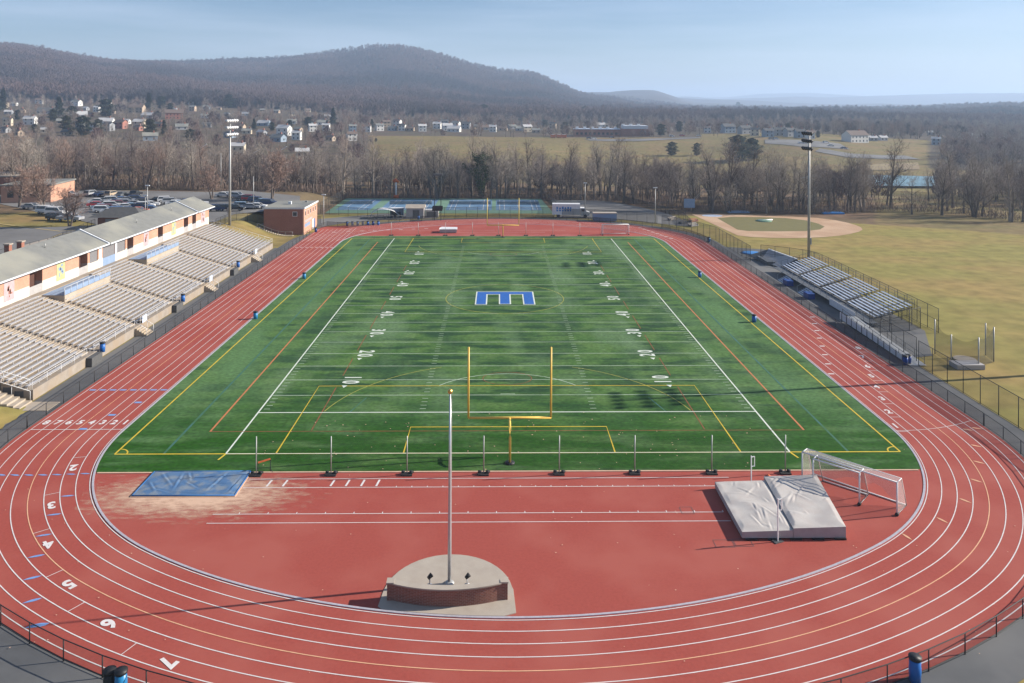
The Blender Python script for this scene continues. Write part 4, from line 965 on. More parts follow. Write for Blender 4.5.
t = empty('mound_tarp', (50.6,92.6,0), 0, 'bright blue round tarpaulin on the grass beyond the far end of the bleachers', 'tarpaulin')
mb = MB(); mb.tube([(0,0,0),(0,0,.12),(0,0,.16)], [1.9,1.85,1.2], 22); mb.build('sheet', M['bluebright'], t)
# ------------------------------------------------------------------ light poles
def light_pole(x, y, z, h, rz, label, m='galv', rows=3, lampm='trim', cross=2):
    t = empty('light_pole', (x,y,z), rz, label, 'light pole', 'tall stadium light poles')
    mb = MB(); mb.tube([(0,0,0),(0,0,h*.5),(0,0,h)], [.30,.23,.14], 12); mb.build('pole', M[m], t)
    mb = MB(); mb.box(-.28,.28,-.45,-.2,2.6,3.9); mb.build('control_box', M['coverdark'], t)
    for r_ in range(rows):
        zz = h-.3-r_*1.5
        mb = MB(); mb.bar((-2.2,0,zz),(2.2,0,zz),.12); cb = mb.build('cross_arm', M[m], t)
        for k in range(5):
            xx = -2.0+k*1.0; mb = MB(); mb.tube([(xx,.05,zz+.1),(xx,.35,zz+.05),(xx,.62,zz-.15)], [.14,.34,.40], 10); mb.build('lamp', M[lampm], cb)
    return t
light_pole(60.7,87.9,0,25.0, R(90), 'tall grey stadium light pole behind the far end of the metal bleachers', rows=3, lampm='black')
light_pole(-59.9,105.9,H1(-59.9,105.9)-.1,23.2, R(-100), 'tall pale stadium light pole behind the far end of the concrete grandstand', rows=3, lampm='whitemetal')
light_pole(60.9,19.9,0,25.4, R(90), 'stadium light pole at the right edge of the picture, only its lamp heads showing', rows=3, lampm='whitemetal')
def utility(x, y, z, h, label, m='galv', top=True, cat='pole'):
    t = empty('lamp_post', (x,y,z), 0, label, cat, 'slender poles'); mb = MB(); mb.tube([(0,0,0),(0,0,h)], [.12,.08], 8); mb.build('pole', M[m], t)
    if top: mb = MB(); mb.box(-.5,.5,-.2,.2,h,h+.2); mb.build('lamp_head', M['trim'], t)
utility(-44.5,129,0,7.5,'slender grey pole at the far right corner of the brick field house')
utility(-84.5,121,H1(-84.5,121),6.5,'slender white lamp post among the parked cars behind the white vans')
utility(-77.0,103,H1(-77,103),6.2,'lamp post by the kerb in front of the silver pickup truck')
utility(-62.5,131,4,8,'lamp post beside the far cars of the right hand car park', top=False)
utility(-86.0,175,4,11,'tall plain pole before the woods behind the car park', top=False)
utility(39,133,0,9,'slender lamp post inside the far bend beside the blue container')
utility(24,160,0,7.5,'slender lamp post in the far equipment lot')
# observation tower: two poles with platform
t = empty('camera_tower', (-16.9,137.5,0), 0, 'thin black filming tower with a small platform at the far bend', 'tower')
mb = MB(); mb.tube([(-.8,0,0),(-.8,0,11.8)], .09, 6); mb.tube([(.9,0,0),(.9,0,12.2)], .09, 6)
for k in range(6): mb.bar((-.8,0,1+k*2),(.9,0,2.2+k*1.9),.05)
mb.build('mast', M['blackmetal'], t); mb = MB(); mb.box(-1.3,1.3,-1,1,2.6,2.75); mb.box(-1.3,1.3,-1,-.95,2.75,3.7); mb.box(-1.3,1.3,.95,1,2.75,3.7); mb.build('platform', M['blackmetal'], t)
mb = MB(); mb.box(-1.1,1.3,-.4,.4,11.6,12.1); mb.build('lamp_bank', M['greymetal'], t)
# windsock like orange topped marker
t = empty('windsock', (-34.0,186.5,0), 0, 'orange windsock on a white pole standing between the tennis courts and the woods', 'windsock')
mb = MB(); mb.tube([(0,0,0),(0,0,5.6)], [.32,.24], 8); mb.build('pole', M['whitemetal'], t); mb = MB(); mb.tube([(-.9,0,5.3),(-.2,.1,5.7),(.9,0,5.2)], [.5,.7,.3], 8); mb.build('sock', M['orangeplastic'], t); mb = MB(); mb.tube([(0,0,0),(0,0,1)],[1.0,.8],8); mb.build('base', M['orangeplastic'], t)
# ------------------------------------------------------------------ tennis courts
mb = MB(); mb.poly([(-49,151),(14.3,151),(12.6,185.5),(-49.8,185.5)], .0); tc_ = mb.build('tennis_court', M['courtgreen']); tag(tc_, 'green and blue tennis courts side by side beyond the far bend', kind='structure')
for x in (-45.3,-27.5,-9.6,4.8):
    w2 = 5.5; wide = 7.5 if x < -20 else 6.6
    mb = MB(); mb.poly([(x-wide,157.5),(x+wide,157.5),(x+wide,182.5),(x-wide,182.5)], .01) if x > -40 else mb.poly([(x-2.2,157.5),(x+wide,157.5),(x+wide,182.5),(x-2.2,182.5)], .01); mb.build('court_surface', M['courtblue'], tc_)
    mb = MB()
    for dx in (-5.48,-4.11,4.11,5.48,0): 
        if x > -40 or dx > -1: mb.ribbon([(x+dx,158.5 if dx else 163.5),(x+dx,182 if dx else 177)], .12, .02)
    for yy in (158.5,163.5,177,182): mb.ribbon([(x-(5.48 if x > -40 else 0),yy),(x+5.48,yy)], .12, .02)
    mb.build('court_line', M['white'], tc_)
    nt_ = empty('tennis_net', (x,170.2,0), 0, 'dark tennis net across the %s court from the left' % ORD([-45.3,-27.5,-9.6,4.8].index(x)), 'net', 'tennis nets')
    mb = MB(); mb.box(-6.2,6.2,-.02,.02,.05,1.0); mb.build('netting', M['meshdense'], nt_)
    for s in (-1,1): mb = MB(); mb.tube([(s*6.3,0,0),(s*6.3,0,1.07)], .05, 6); mb.build('post', M['blackmetal'], nt_)
mb = MB(); mb.poly([(15.5,143),(31,140),(44,129.5),(48.5,128),(46.5,150),(40.5,166),(33,181),(15.5,183)], -.01); tag(mb.build('equipment_lot', M['asphalt2']), 'worn grey asphalt lot with parked truck beyond the far bend', kind='structure')
mb = MB(); mb.poly([(-44.5,126.5),(-50,128),(-52,137),(-33,150.4),(-20,150.4),(-19,145),(-17,141.5),(-30,139),(-40,133)], -.008); tag(mb.build('storage_yard', M['asphalt2']), 'asphalt yard around the storage shed beyond the far left bend', kind='structure')
# shed, tent, container, truck
sh = empty('storage_shed', (-23.2,143,0), 0, 'small grey storage shed with double doors at the far bend', 'shed')
mb = MB(); mb.box(-2.2,2.4,-2,2,0,2.7); mb.build('wall', M['coverdark'], sh); mb = MB(); mb.add([(-2.5,-2.2,2.7),(2.7,-2.2,2.7),(2.7,0,3.5),(-2.5,0,3.5),(-2.5,2.2,2.7),(2.7,2.2,2.7)], [(0,1,2,3),(3,2,5,4),(0,3,4),(1,5,2)]); mb.build('roof', M['slab'], sh)
for s in (0,1): mb = MB(); mb.box(-.5+s*.9,.35+s*.9,-2.04,-2.001,.1,2.2); mb.build('door', M['greymetal'], sh)
for k, (x, lab) in enumerate(((-28.2,'open white and blue storage cabinet left of the grey shed'),(-18.8,'low grey container right of the grey shed'))):
    t = empty('storage_box', (x,144,0), 0, lab, 'container'); mb = MB(); mb.box(-1.7,1.7,-1.2,1.2,0,1.9 if k else 2.3); mb.build('body', M['coverdark' if k else 'bluerail'], t); mb = MB(); mb.box(-1.8,1.8,-1.3,1.3,1.903 if k else 2.303,2.0 if k else 2.4); mb.build('lid', M['trim'], t); mb = MB(); mb.box(-1.4,1.2,-1.24,-1.205,.2,1.5); mb.build('door', M['greymetal'], t)
tn = empty('shade_tent', (-31.2,142,0), .1, 'collapsed white shade tent left of the storage shed', 'tent')
mb = MB(); nx = 14; vs = []
for j in range(5):
    for i in range(nx+1):
        u = i/nx; v = j/4; vs.append((-4.0+8*u, -1.6+3.2*v, .5+2.1*math.sin(math.pi*min(1,u*1.05))**.7 + .25*math.sin(u*9)*u))
mb.add(vs, [(j*(nx+1)+i,j*(nx+1)+i+1,(j+1)*(nx+1)+i+1,(j+1)*(nx+1)+i) for j in range(4) for i in range(nx)], 0, True); mb.build('canopy', M['whitemetal'], tn)
for x, y in ((-3.8,-1.5),(3.8,-1.5),(-3.8,1.5),(3.8,1.5)): mb = MB(); mb.tube([(x,y,0),(x*.9,y,1.4)], .04, 6); mb.build('leg', M['galv'], tn)
# stack of equipment under the tent
for i in range(4):
    t = empty('hurdle_cart', (-34.5+i*2.6,139.2-.2*i,0), .2*i, 'dark hurdle cart %s from the left before the collapsed tent' % ORD(i), 'cart', 'hurdle carts'); mb = MB()
    for k in range(5): mb.bar((-.9,k*.16,.25),(-.9,k*.16,1.05),.04); mb.bar((.9,k*.16,.25),(.9,k*.16,1.05),.04); mb.bar((-.95,k*.16,1.05),(.95,k*.16,1.05),.08)
    mb.box(-1,1,-.1,.8,.15,.25); mb.build('frame', M['greymetal'], t); mb = MB(); mb.tube([(-.9,-.1,.12),(-.9,.1,.12)], .12, 8); mb.tube([(.9,-.1,.12),(.9,.1,.12)], .12, 8); mb.build('wheel', M['tyre'], t)
# box truck
tk = empty('box_truck', (18.6,143.6,0), -.06, 'white box truck with blue lettering parked in the far lot', 'truck')
mb = MB(); mb.box(-5.2,2.2,-1.25,1.25,.85,3.7); mb.build('cargo_box', M['whitemetal'], tk)
prof = [(2.35,.6),(4.7,.6),(4.75,1.5),(3.9,1.75),(3.4,2.65),(2.35,2.7)]
mb = MB(); n_ = len(prof); mb.add([(x,-1.1,z) for x,z in prof]+[(x,1.1,z) for x,z in prof], [tuple(range(n_)),tuple(range(n_,2*n_))[::-1]]+[((i+1)%n_,i,n_+i,n_+(i+1)%n_) for i in range(n_)]); mb.build('cab', M['whitemetal'], tk)
mb = MB(); mb.add([(3.93,-1.0,1.78),(3.93,1.0,1.78),(3.45,1.0,2.6),(3.45,-1.0,2.6)], [(0,1,2,3)]); mb.box(2.6,3.4,-1.115,-1.101,1.75,2.45); mb.build('window', M['glass'], tk)
for x in (-3.6,3.6):
    for s in (-1,1): mb = MB(); mb.tube([(x,s*.85,.48),(x,s*1.15,.48)], .48, 12); mb.build('wheel', M['tyre'], tk)
mb = MB()
for k, (w_, h_) in enumerate(((.45,1.2),(.5,1.0),(.5,1.25),(.45,1.1),(.5,1.2),(.35,1.15))): x = -4.1+k*.72; mb.box(x,x+w_,-1.27,-1.252,1.75,1.75+h_); mb.box(x+.12,x+w_-.1,-1.275,-1.271,2.15,2.35,1)
mb.build('lettering', [M['bluebright'],M['whitemetal']], tk)
t = empty('shipping_container', (26.6,137.2,0), 0, 'blue grey container with pale roof behind the far soccer goal', 'container')
mb = MB(); mb.box(-3.0,3.0,-1.2,1.2,.1,2.0); mb.build('body', M['bluerail'], t); mb = MB(); mb.box(-3.1,3.1,-1.3,1.3,2.003,2.2); mb.build('roof', M['slab'], t)
for k in range(8): mb = MB(); mb.box(-2.8+k*.75,-2.7+k*.75,-1.25,-1.203,.2,1.9); mb.build('rib', M['bluerail'], t)
# benches and junk stacks on bank right of the lot
for i, (x, y) in enumerate(((44.8,139),(46.2,133),(47.6,128.5),(49.5,136))):
    t = empty('equipment_pile', (x,y,0), .7, '%s heap of stored benches and mats on the slope left of the ball field' % ORD(i), 'equipment', 'stored equipment'); mb = MB()
    for k in range(4): mb.box(-1.6,1.6,-.6+k*.3,-.45+k*.3,.1+k*.2,.25+k*.2)
    mb.build('planks', M[('slab','greymetal','coverdark','brickred')[i]], t); mb = MB(); mb.box(-1.4,-1.3,-.5,.5,0,.5); mb.box(1.3,1.4,-.5,.5,0,.5); mb.build('leg', M['greymetal'], t)
# ------------------------------------------------------------------ ball field
mb = MB(); mb.poly([(52.6,150),(54.6,114.5),(57,112.6),(61,111.4),(65.7,111),(70,111.4),(74,112.5),(78.3,114.4),(82,117),(85.4,120),(88,123.5),(89.2,127),(89.6,131),(89.2,135),(88,139),(85,143.4),(79,145.6),(72,147),(66,149),(58,151.5)], -.02); dirt = mb.build('infield_dirt', M['clay']); tag(dirt, 'tan clay infield of the baseball diamond', kind='structure')
mb = MB(); mb.poly([(57.6,142.5),(57.1,123),(59,121),(66,120.5),(73,121),(77.5,123.5),(80.5,128),(81,133),(80,139),(76,143),(70,144.6),(62,145)], -.01); mb.build('infield_grass', M['infgrass'], dirt)
mb = MB(); mb.poly([(57.5+2.8*math.cos(a),147.3+2.2*math.sin(a)) for a in [i*math.pi/12 for i in range(24)]], .0); mb.build('home_plate_cover', M['alublue'], dirt)
mt = empty('mound_cover', (68.3,137.4,0), 0, 'pale green cover bunched over the pitching mound', 'tarpaulin')
mb = MB(); mb.tube([(0,0,-.02),(0,0,.25),(0,0,.4)], [2.2,1.6,.6], 14); mb.build('sheet', M['courtgreen'], mt); mb = MB(); mb.tube([(-1.5,-.6,.2),(2.4,.2,.3)], .22, 6); mb.build('fold', M['trim'], mt)
t = empty('scoreboard', (52.6,153,0), 0, 'small blue scoreboard at the corner of the ball field', 'scoreboard'); mb = MB(); mb.box(-1.5,1.5,-.12,.12,1.4,3.9); mb.build('panel', M['bluerail'], t)
for s in (-1,1): mb = MB(); mb.tube([(s*1.1,.2,0),(s*1.1,.2,3.9)], .09, 6); mb.build('leg', M['greymetal'], t)
t = empty('batting_cage', (59,156,0), 0, 'tall arched pale pole frame of the batting cage behind home plate', 'batting cage')
mb = MB(); mb.tube([(5.2*math.cos(a)*1.0,0,6.0*math.sin(a)) for a in [math.pi-i*math.pi/14 for i in range(15)]], .10, 6); mb.tube([(4.6*math.cos(a)+1,4,5.2*math.sin(a)) for a in [math.pi-i*math.pi/14 for i in range(15)]], .08, 6); mb.build('arch', M['slab'], t)
for x, y, lab in ((92.5,151.5,'bright blue low tarpaulin at the back right of the infield'),(66.5,153.5,'grey blue low bench tarpaulin behind the backstop')):
    t = empty('field_tarp', (x,y,0), 0, lab, 'tarpaulin'); mb = MB(); mb.box(-3.0,3.0,-1.0,1.0,0,.35); mb.add([(-2.8,-.8,.36),(2.8,-.8,.36),(2.4,.6,.55),(-2.4,.7,.5)],[(0,1,2,3)]); mb.build('roll', M['bluebright' if x > 80 else 'bluerail'], t)
# throwing cage
t = empty('throwing_cage', (54.5,24,0), 0, 'discus throwing cage of grey poles and drooping dark net on the grass', 'throwing cage')
cg = [(-2.3,3.1,4.2),(-2.9,-1.0,3.2),(-.25,-2.1,3.2),(3.0,-.2,4.0),(2.6,2.2,3.9)]
cp = [(52.15,27.1,4.2),(51.9,23.2,3.5),(54.4,22.0,3.5),(57.5,24.1,4.1),(58.0,26.5,3.9)]
for x, y, h in cp: mb = MB(); mb.tube([(x-54.5,y-24,0),(x-54.5,y-24,h)], .07, 8); mb.build('pole', M['galv'], t)
mb = MB()
for (x0,y0,h0),(x1,y1,h1) in zip(cp, cp[1:]):
    k = 8; top = []; bot_ = []
    for i in range(k+1):
        u = i/k; sag = .55*math.sin(math.pi*u); top.append((x0+(x1-x0)*u-54.5,y0+(y1-y0)*u-24,(h0+(h1-h0)*u)-.1-sag)); bot_.append((x0+(x1-x0)*u-54.5,y0+(y1-y0)*u-24,.02))
    n0 = len(mb.v); mb.add(bot_+top, [(i,i+1,k+1+i+1,k+1+i) for i in range(k)])
mb.build('net', M['mesh'], t)
mb = MB(); mb.prism([(1.25*math.cos(a)+.2,1.25*math.sin(a)+1.2) for a in [i*math.pi/12 for i in range(24)]], -.05, .03); mb.build('throwing_circle', M['slab'], t)
tag(MB().box(51.6,54.8,21.4,23.2,-.02,.5).build('folded_mat', M['coverdark']), 'pale folded mat lying at the front of the throwing cage', 'mat')
# ------------------------------------------------------------------ west plateau: car park, lot, gate
def onz(u, v, z):
    r = ray(u, v); t_ = (z-CH)/r[2]; return (CX+r[0]*t_, CY+r[1]*t_)
PZ = 4.0
def padpoly(uvs, z): return [onz(u, v, z) for u, v in uvs]
mb = MB(); mb.poly(padpoly([(-60,262),(60,262),(95,236),(128,226),(150,223),(110,222),(88,226),(30,228),(-60,226)], PZ), PZ+.05)
mb.poly(padpoly([(100,225),(20,208),(-20,200),(-20,196),(90,190),(215,192),(240,190),(300,196),(300,208),(235,214),(215,222)], PZ), PZ+.02)
tag(mb.build('car_park', M['asphalt2']), 'grey asphalt car park and drive on the rise behind the press building', kind='structure')
mb = MB(); mb.ribbon([onz(u,v,PZ) for u,v in ((-40,221),(0,224),(30,228),(60,231.5),(80,230),(88,226))], .35, PZ+.08)
mb.ribbon([onz(u,v,PZ) for u,v in ((52,238),(62,234),(75,233))], .4, PZ+.09); tag(mb.build('kerb', M['kerbyellow']), 'pale yellow kerb edging the grass island of the car park', kind='structure')
mb = MB(); mb.poly(padpoly([(22,246),(50,238),(58,239),(32,250)], PZ), PZ+.07); tag(mb.build('pavement', M['slab']), 'pale concrete pavement leading to the stadium gate', kind='structure')
# road right of stand end
mb = MB(); mb.poly([(-56,112),(-72,108),(-72,126),(-60,128),(-53,128.5),(-56,120)], 0); 
vs = [(x, y, H1(x, y)+.02) for x, y, _ in mb.v]; mb.v = vs; tag(mb.build('service_road', M['asphalt2']), 'short service road beside the brick field house', kind='structure')
for i, (u, v) in enumerate(((8,256.5),(20.5,253.5))):
    x, y = onz(u, v, PZ); t = empty('gate_pillar', (x,y,PZ), 0, 'square brick gate pillar, %s of the pair by the pavement' % ('left','right')[i], 'pillar', 'brick gate pillars')
    mb = MB(); mb.box(-.42,.42,-.42,.42,0,2.0); mb.build('shaft', M['brickred'], t); mb = MB(); mb.box(-.55,.55,-.55,.55,2.003,2.2); mb.build('cap', M['slab'], t)
fence([onz(-30,266,PZ), onz(8,256.5,PZ)], 1.5, 'black iron railing left of the gate pillars', 'netdark', 2.2, zf=lambda x,y: PZ, name='iron_railing')
fence([onz(20.5,253.5,PZ), onz(50,246,PZ), onz(72,236,PZ), onz(95,226,PZ)], 1.5, 'black iron railing running from the gate pillars to the small hip roofed hut', 'netdark', 2.2, zf=lambda x,y: PZ, name='iron_railing')
fence([(-61,100.5),(-61,111),(-56,118),(-52,127)], 1.8, 'chain link fence above the bank between the grandstand and the brick field house', 'mesh', 2.8, zf=lambda x,y: H1(x,y))
x, y = onz(118, 229, PZ); hb = empty('ticket_hut', (x,y+2.4,PZ), 0, 'small dark hut with a wide grey hip roof behind the press building', 'hut')
mb = MB(); mb.box(-4.2,4.2,-2.4,2.4,0,2.5); mb.build('wall', M['brickred'], hb)
mb = MB(); mb.add([(-5.6,-3.6,2.5),(5.6,-3.6,2.5),(5.6,3.6,2.5),(-5.6,3.6,2.5),(-2.4,0,4.3),(2.4,0,4.3)], [(0,1,5,4),(1,2,5),(2,3,4,5),(3,0,4),(0,3,2,1)]); mb.build('roof', M['roofdark'], hb)
mb = MB(); mb.box(-2.6,-.2,-2.44,-2.401,.4,2.1); mb.box(.5,3.6,-2.44,-2.401,.8,2.1); mb.build('window', M['coverdark'], hb)
# school building and long low building at far left
x, y = onz(9, 203, PZ); sb = empty('school_building', (x,y+8,PZ), R(8), 'orange brick school building half hidden by bare trees at the left edge', 'building')
mb = MB(); mb.box(-3,9,-8,8,0,4.4); mb.build('wall', M['brick'], sb); mb = MB(); mb.box(-3.3,9.3,-8.3,8.3,4.403,4.8); mb.build('roof', M['roofgrey'], sb)
for k in range(4): mb = MB(); mb.box(-1.5+k*2.7,.0+k*2.7,-8.05,-8.001,1.4,3.2); mb.build('window', M['glass'], sb)
x, y = onz(-2, 196, PZ); sb = empty('school_wing', (x-2,y+10,PZ), R(8), 'dark red brick wing with pale flat roof at the left edge of the picture', 'building')
mb = MB(); mb.box(-14,6,-7,7,0,5.0); mb.build('wall', M['brickred'], sb); mb = MB(); mb.box(-14.4,6.4,-7.4,7.4,5.003,5.4); mb.build('roof', M['slab'], sb)
for k in range(4): mb = MB(); mb.box(-12+k*4.2,-10+k*4.2,-7.05,-7.001,1.4,3.4); mb.build('window', M['glass'], sb)
# ------------------------------------------------------------------ cars
def carmat(n, c): return mat('paint_'+n, c, .25, tuple(k*.9 for k in c), 2, spec=.6)
CM = {'white':carmat('white',(.68,.68,.68)),'silver':carmat('silver',(.36,.37,.39)),'grey':carmat('grey',(.13,.14,.15)),'black':carmat('black',(.02,.021,.025)),'red':carmat('red',(.42,.03,.04)),'maroon':carmat('maroon',(.16,.025,.04)),'dark blue':carmat('darkblue',(.02,.045,.12)),'pale blue':carmat('paleblue',(.22,.32,.42)),'blue':carmat('blue',(.05,.13,.30)),'orange':carmat('orange',(.55,.14,.05)),'tan':carmat('tan',(.45,.36,.26))}
def make_car(kind):
    if kind == 'van' : body = [(-2.3,.45),(2.35,.45),(2.4,1.0),(1.7,1.2),(1.0,1.95),(-2.2,2.0),(-2.35,1.0)]; win = [(.95,1.25),(1.5,1.22),(.95,1.8),(-2.0,1.85),(-2.1,1.25)]; W = .95
    elif kind == 'pickup': body = [(-2.8,.5),(2.8,.5),(2.85,1.05),(1.5,1.15),(.9,1.75),(-.5,1.78),(-.75,1.15),(-2.8,1.15)]; win = [(-.6,1.2),(1.35,1.18),(.85,1.66),(-.42,1.68)]; W = .95
    elif kind == 'suv': body = [(-2.2,.42),(2.25,.42),(2.3,.95),(1.25,1.1),(.65,1.65),(-1.9,1.68),(-2.25,1.0)]; win = [(-2.0,1.08),(1.15,1.1),(.58,1.57),(-1.8,1.6)]; W = .9
    else: body = [(-2.25,.38),(2.25,.38),(2.3,.8),(1.2,.92),(.55,1.38),(-.95,1.4),(-1.6,.98),(-2.28,.9)]; win = [(-1.5,.98),(1.1,.94),(.5,1.31),(-.9,1.33)]; W = .88
    t = empty('parked_car' if kind != 'pickup' else 'pickup_truck'); n = len(body); m = MB()
    def sh(z): return W if z < 1.0 else W-.12*(z-1.0)/.8
    m.add([(x,-sh(z),z) for x,z in body]+[(x,sh(z),z) for x,z in body], [tuple(range(n))[::1], tuple(range(n,2*n))[::-1]]+[((i+1)%n,i,n+i,n+(i+1)%n) for i in range(n)]); m.build('body', CM['white'], t)
    k = len(win); m = MB()
    for s in (-1,1): m.add([(x,s*(sh(z)+.008),z) for x,z in win], [tuple(range(k))])
    zt = max(z for _, z in win)
    fr = [p for p in body if p[1] > .9]
    for i in range(n):
        a, b = body[i], body[(i+1)%n]
        if abs(a[1]-b[1]) > .35 and min(a[1],b[1]) > .85:
            d = Vector((b[1]-a[1],0,-(b[0]-a[0]))).normalized()*.01
            if d.x*(a[0]+b[0]) < 0 and d.z < 0: d = -d
            for q_ in (d,-d): m.add([(a[0]+q_.x,-W*.85,a[1]+q_.z),(b[0]+q_.x,-W*.75,b[1]+q_.z),(b[0]+q_.x,W*.75,b[1]+q_.z),(a[0]+q_.x,W*.85,a[1]+q_.z)], [(0,1,2,3)])
    m.build('window', M['glass'], t)
    wx = 1.75 if kind == 'pickup' else 1.4
    for x in (-wx, wx):
        for s in (-1, 1):
            m = MB(); m.tube([(x,s*(W-.2),.33),(x,s*(W+.01),.33)], .33, 12); wh = m.build('wheel', M['tyre'], t); m = MB(); m.tube([(x,s*(W+.011),.33),(x,s*(W+.02),.33)], .18, 8); m.build('rim', M['hub'], wh)
    m = MB(); m.box(2.28,2.33,-W+.1,-W+.35,.62,.78); m.box(2.28,2.33,W-.35,W-.1,.62,.78); m.build('headlight', M['trim'], t)
    return t
protos = {}
used_lbl = {}
def place_car(kind, colr, x, y, z, rz, label, grp):
    if kind not in protos: protos[kind] = make_car(kind); t = protos[kind]
    else: t = copy_tree(protos[kind])
    t.location = (x, y, z+.06); t.rotation_euler.z = rz
    for c in t.children:
        if c.name.startswith('body'): c.material_slots[0].link = 'OBJECT'; c.material_slots[0].material = CM[colr]
    tag(t, label, 'pickup' if kind == 'pickup' else ('van' if kind == 'van' else 'car'), grp); return t
KN = {'sedan':'sedan','suv':'SUV','van':'van','pickup':'pickup truck'}
groups = [
 ('far row against the woods','cars parked along the woods', R(82), [('suv','silver',91,195),('sedan','dark blue',100,195.5),('suv','tan',111.5,195.5),('sedan','grey',122,196),('pickup','black',134,196)]),
 ('front line of the middle block','cars in the middle of the car park', R(15), [('sedan','red',97,206),('sedan','pale blue',101.5,208.5),('suv','maroon',108,210),('sedan','white',111,213),('suv','blue',119,212.5),('sedan','dark blue',128,211.5),('suv','white',103.5,211.5),('sedan','silver',114.5,209.5)]),
 ('second line of the middle block','cars in the middle of the car park', R(15), [('sedan','white',98,202.8),('sedan','silver',107,204.5),('sedan','dark blue',117,203),('suv','maroon',119,206),('suv','silver',125,204.5),('sedan','pale blue',131,207.5),('suv','white',112,206.8),('sedan','white',126,208)]),
 ('right end of the middle block','cars in the middle of the car park', R(12), [('sedan','white',136,204.5),('sedan','dark blue',140,208),('suv','white',145,207.5),('sedan','blue',151,210.5),('sedan','orange',138.5,212),('sedan','orange',130.5,214.5),('sedan','white',150,205.5),('suv','black',144,204)]),
 ('line on the right of the drive','cars along the drive', R(20), [('sedan','black',158,201.5),('suv','white',166.5,201.5),('suv','silver',171,203),('sedan','white',175,204.5),('sedan','pale blue',180,205),('sedan','dark blue',187,203),('sedan','white',199,204.5)]),
 ('kerb beside the grass island','vehicles beside the grass island', R(-8), [('sedan','silver',31.5,208),('van','white',47,213),('van','white',56,214.5),('suv','black',57,219.2),('pickup','silver',70,220.5),('suv','silver',69,196)]),
 ('back row right of the pale light pole','cars right of the pale light pole', R(-12), [('sedan','white',224.5,196),('suv','silver',237,197.2),('sedan','grey',244,199.5),('suv','red',250.5,200),('suv','dark blue',257,202),('sedan','pale blue',263,203),('suv','dark blue',269,204.5)]),
 ('third line of the middle block','cars in the middle of the car park', R(14), [('sedan','grey',105,202),('suv','white',113,201.5),('sedan','blue',121,200.8),('sedan','silver',128,201),('suv','dark blue',136,200.5)]),
 ('front row right of the pale light pole','cars right of the pale light pole', R(4), [('suv','dark blue',216,210.2),('suv','black',224,210),('suv','black',235,210),('suv','pale blue',243,207.5),('sedan','silver',251,208),('sedan','white',257.5,207.5)])]
for desc, grp, rz_, lst in groups:
    cnt = {}
    for it in lst: cnt[(it[0],it[1])] = cnt.get((it[0],it[1]),0)+1
    seen = {}
    for kind, colr, u, v in lst:
        x, y = onz(u, v+1.0, PZ); k_ = seen.get((kind,colr),0); seen[(kind,colr)] = k_+1
        lab = '%s %s in the %s' % (colr, KN[kind], desc)
        if cnt[(kind,colr)] > 1: lab = '%s %s, %s from left in the %s' % (colr, KN[kind], ORD(k_), desc)
        place_car(kind, colr, x, y, PZ, rz_+rng.uniform(-.06,.06), lab, grp)

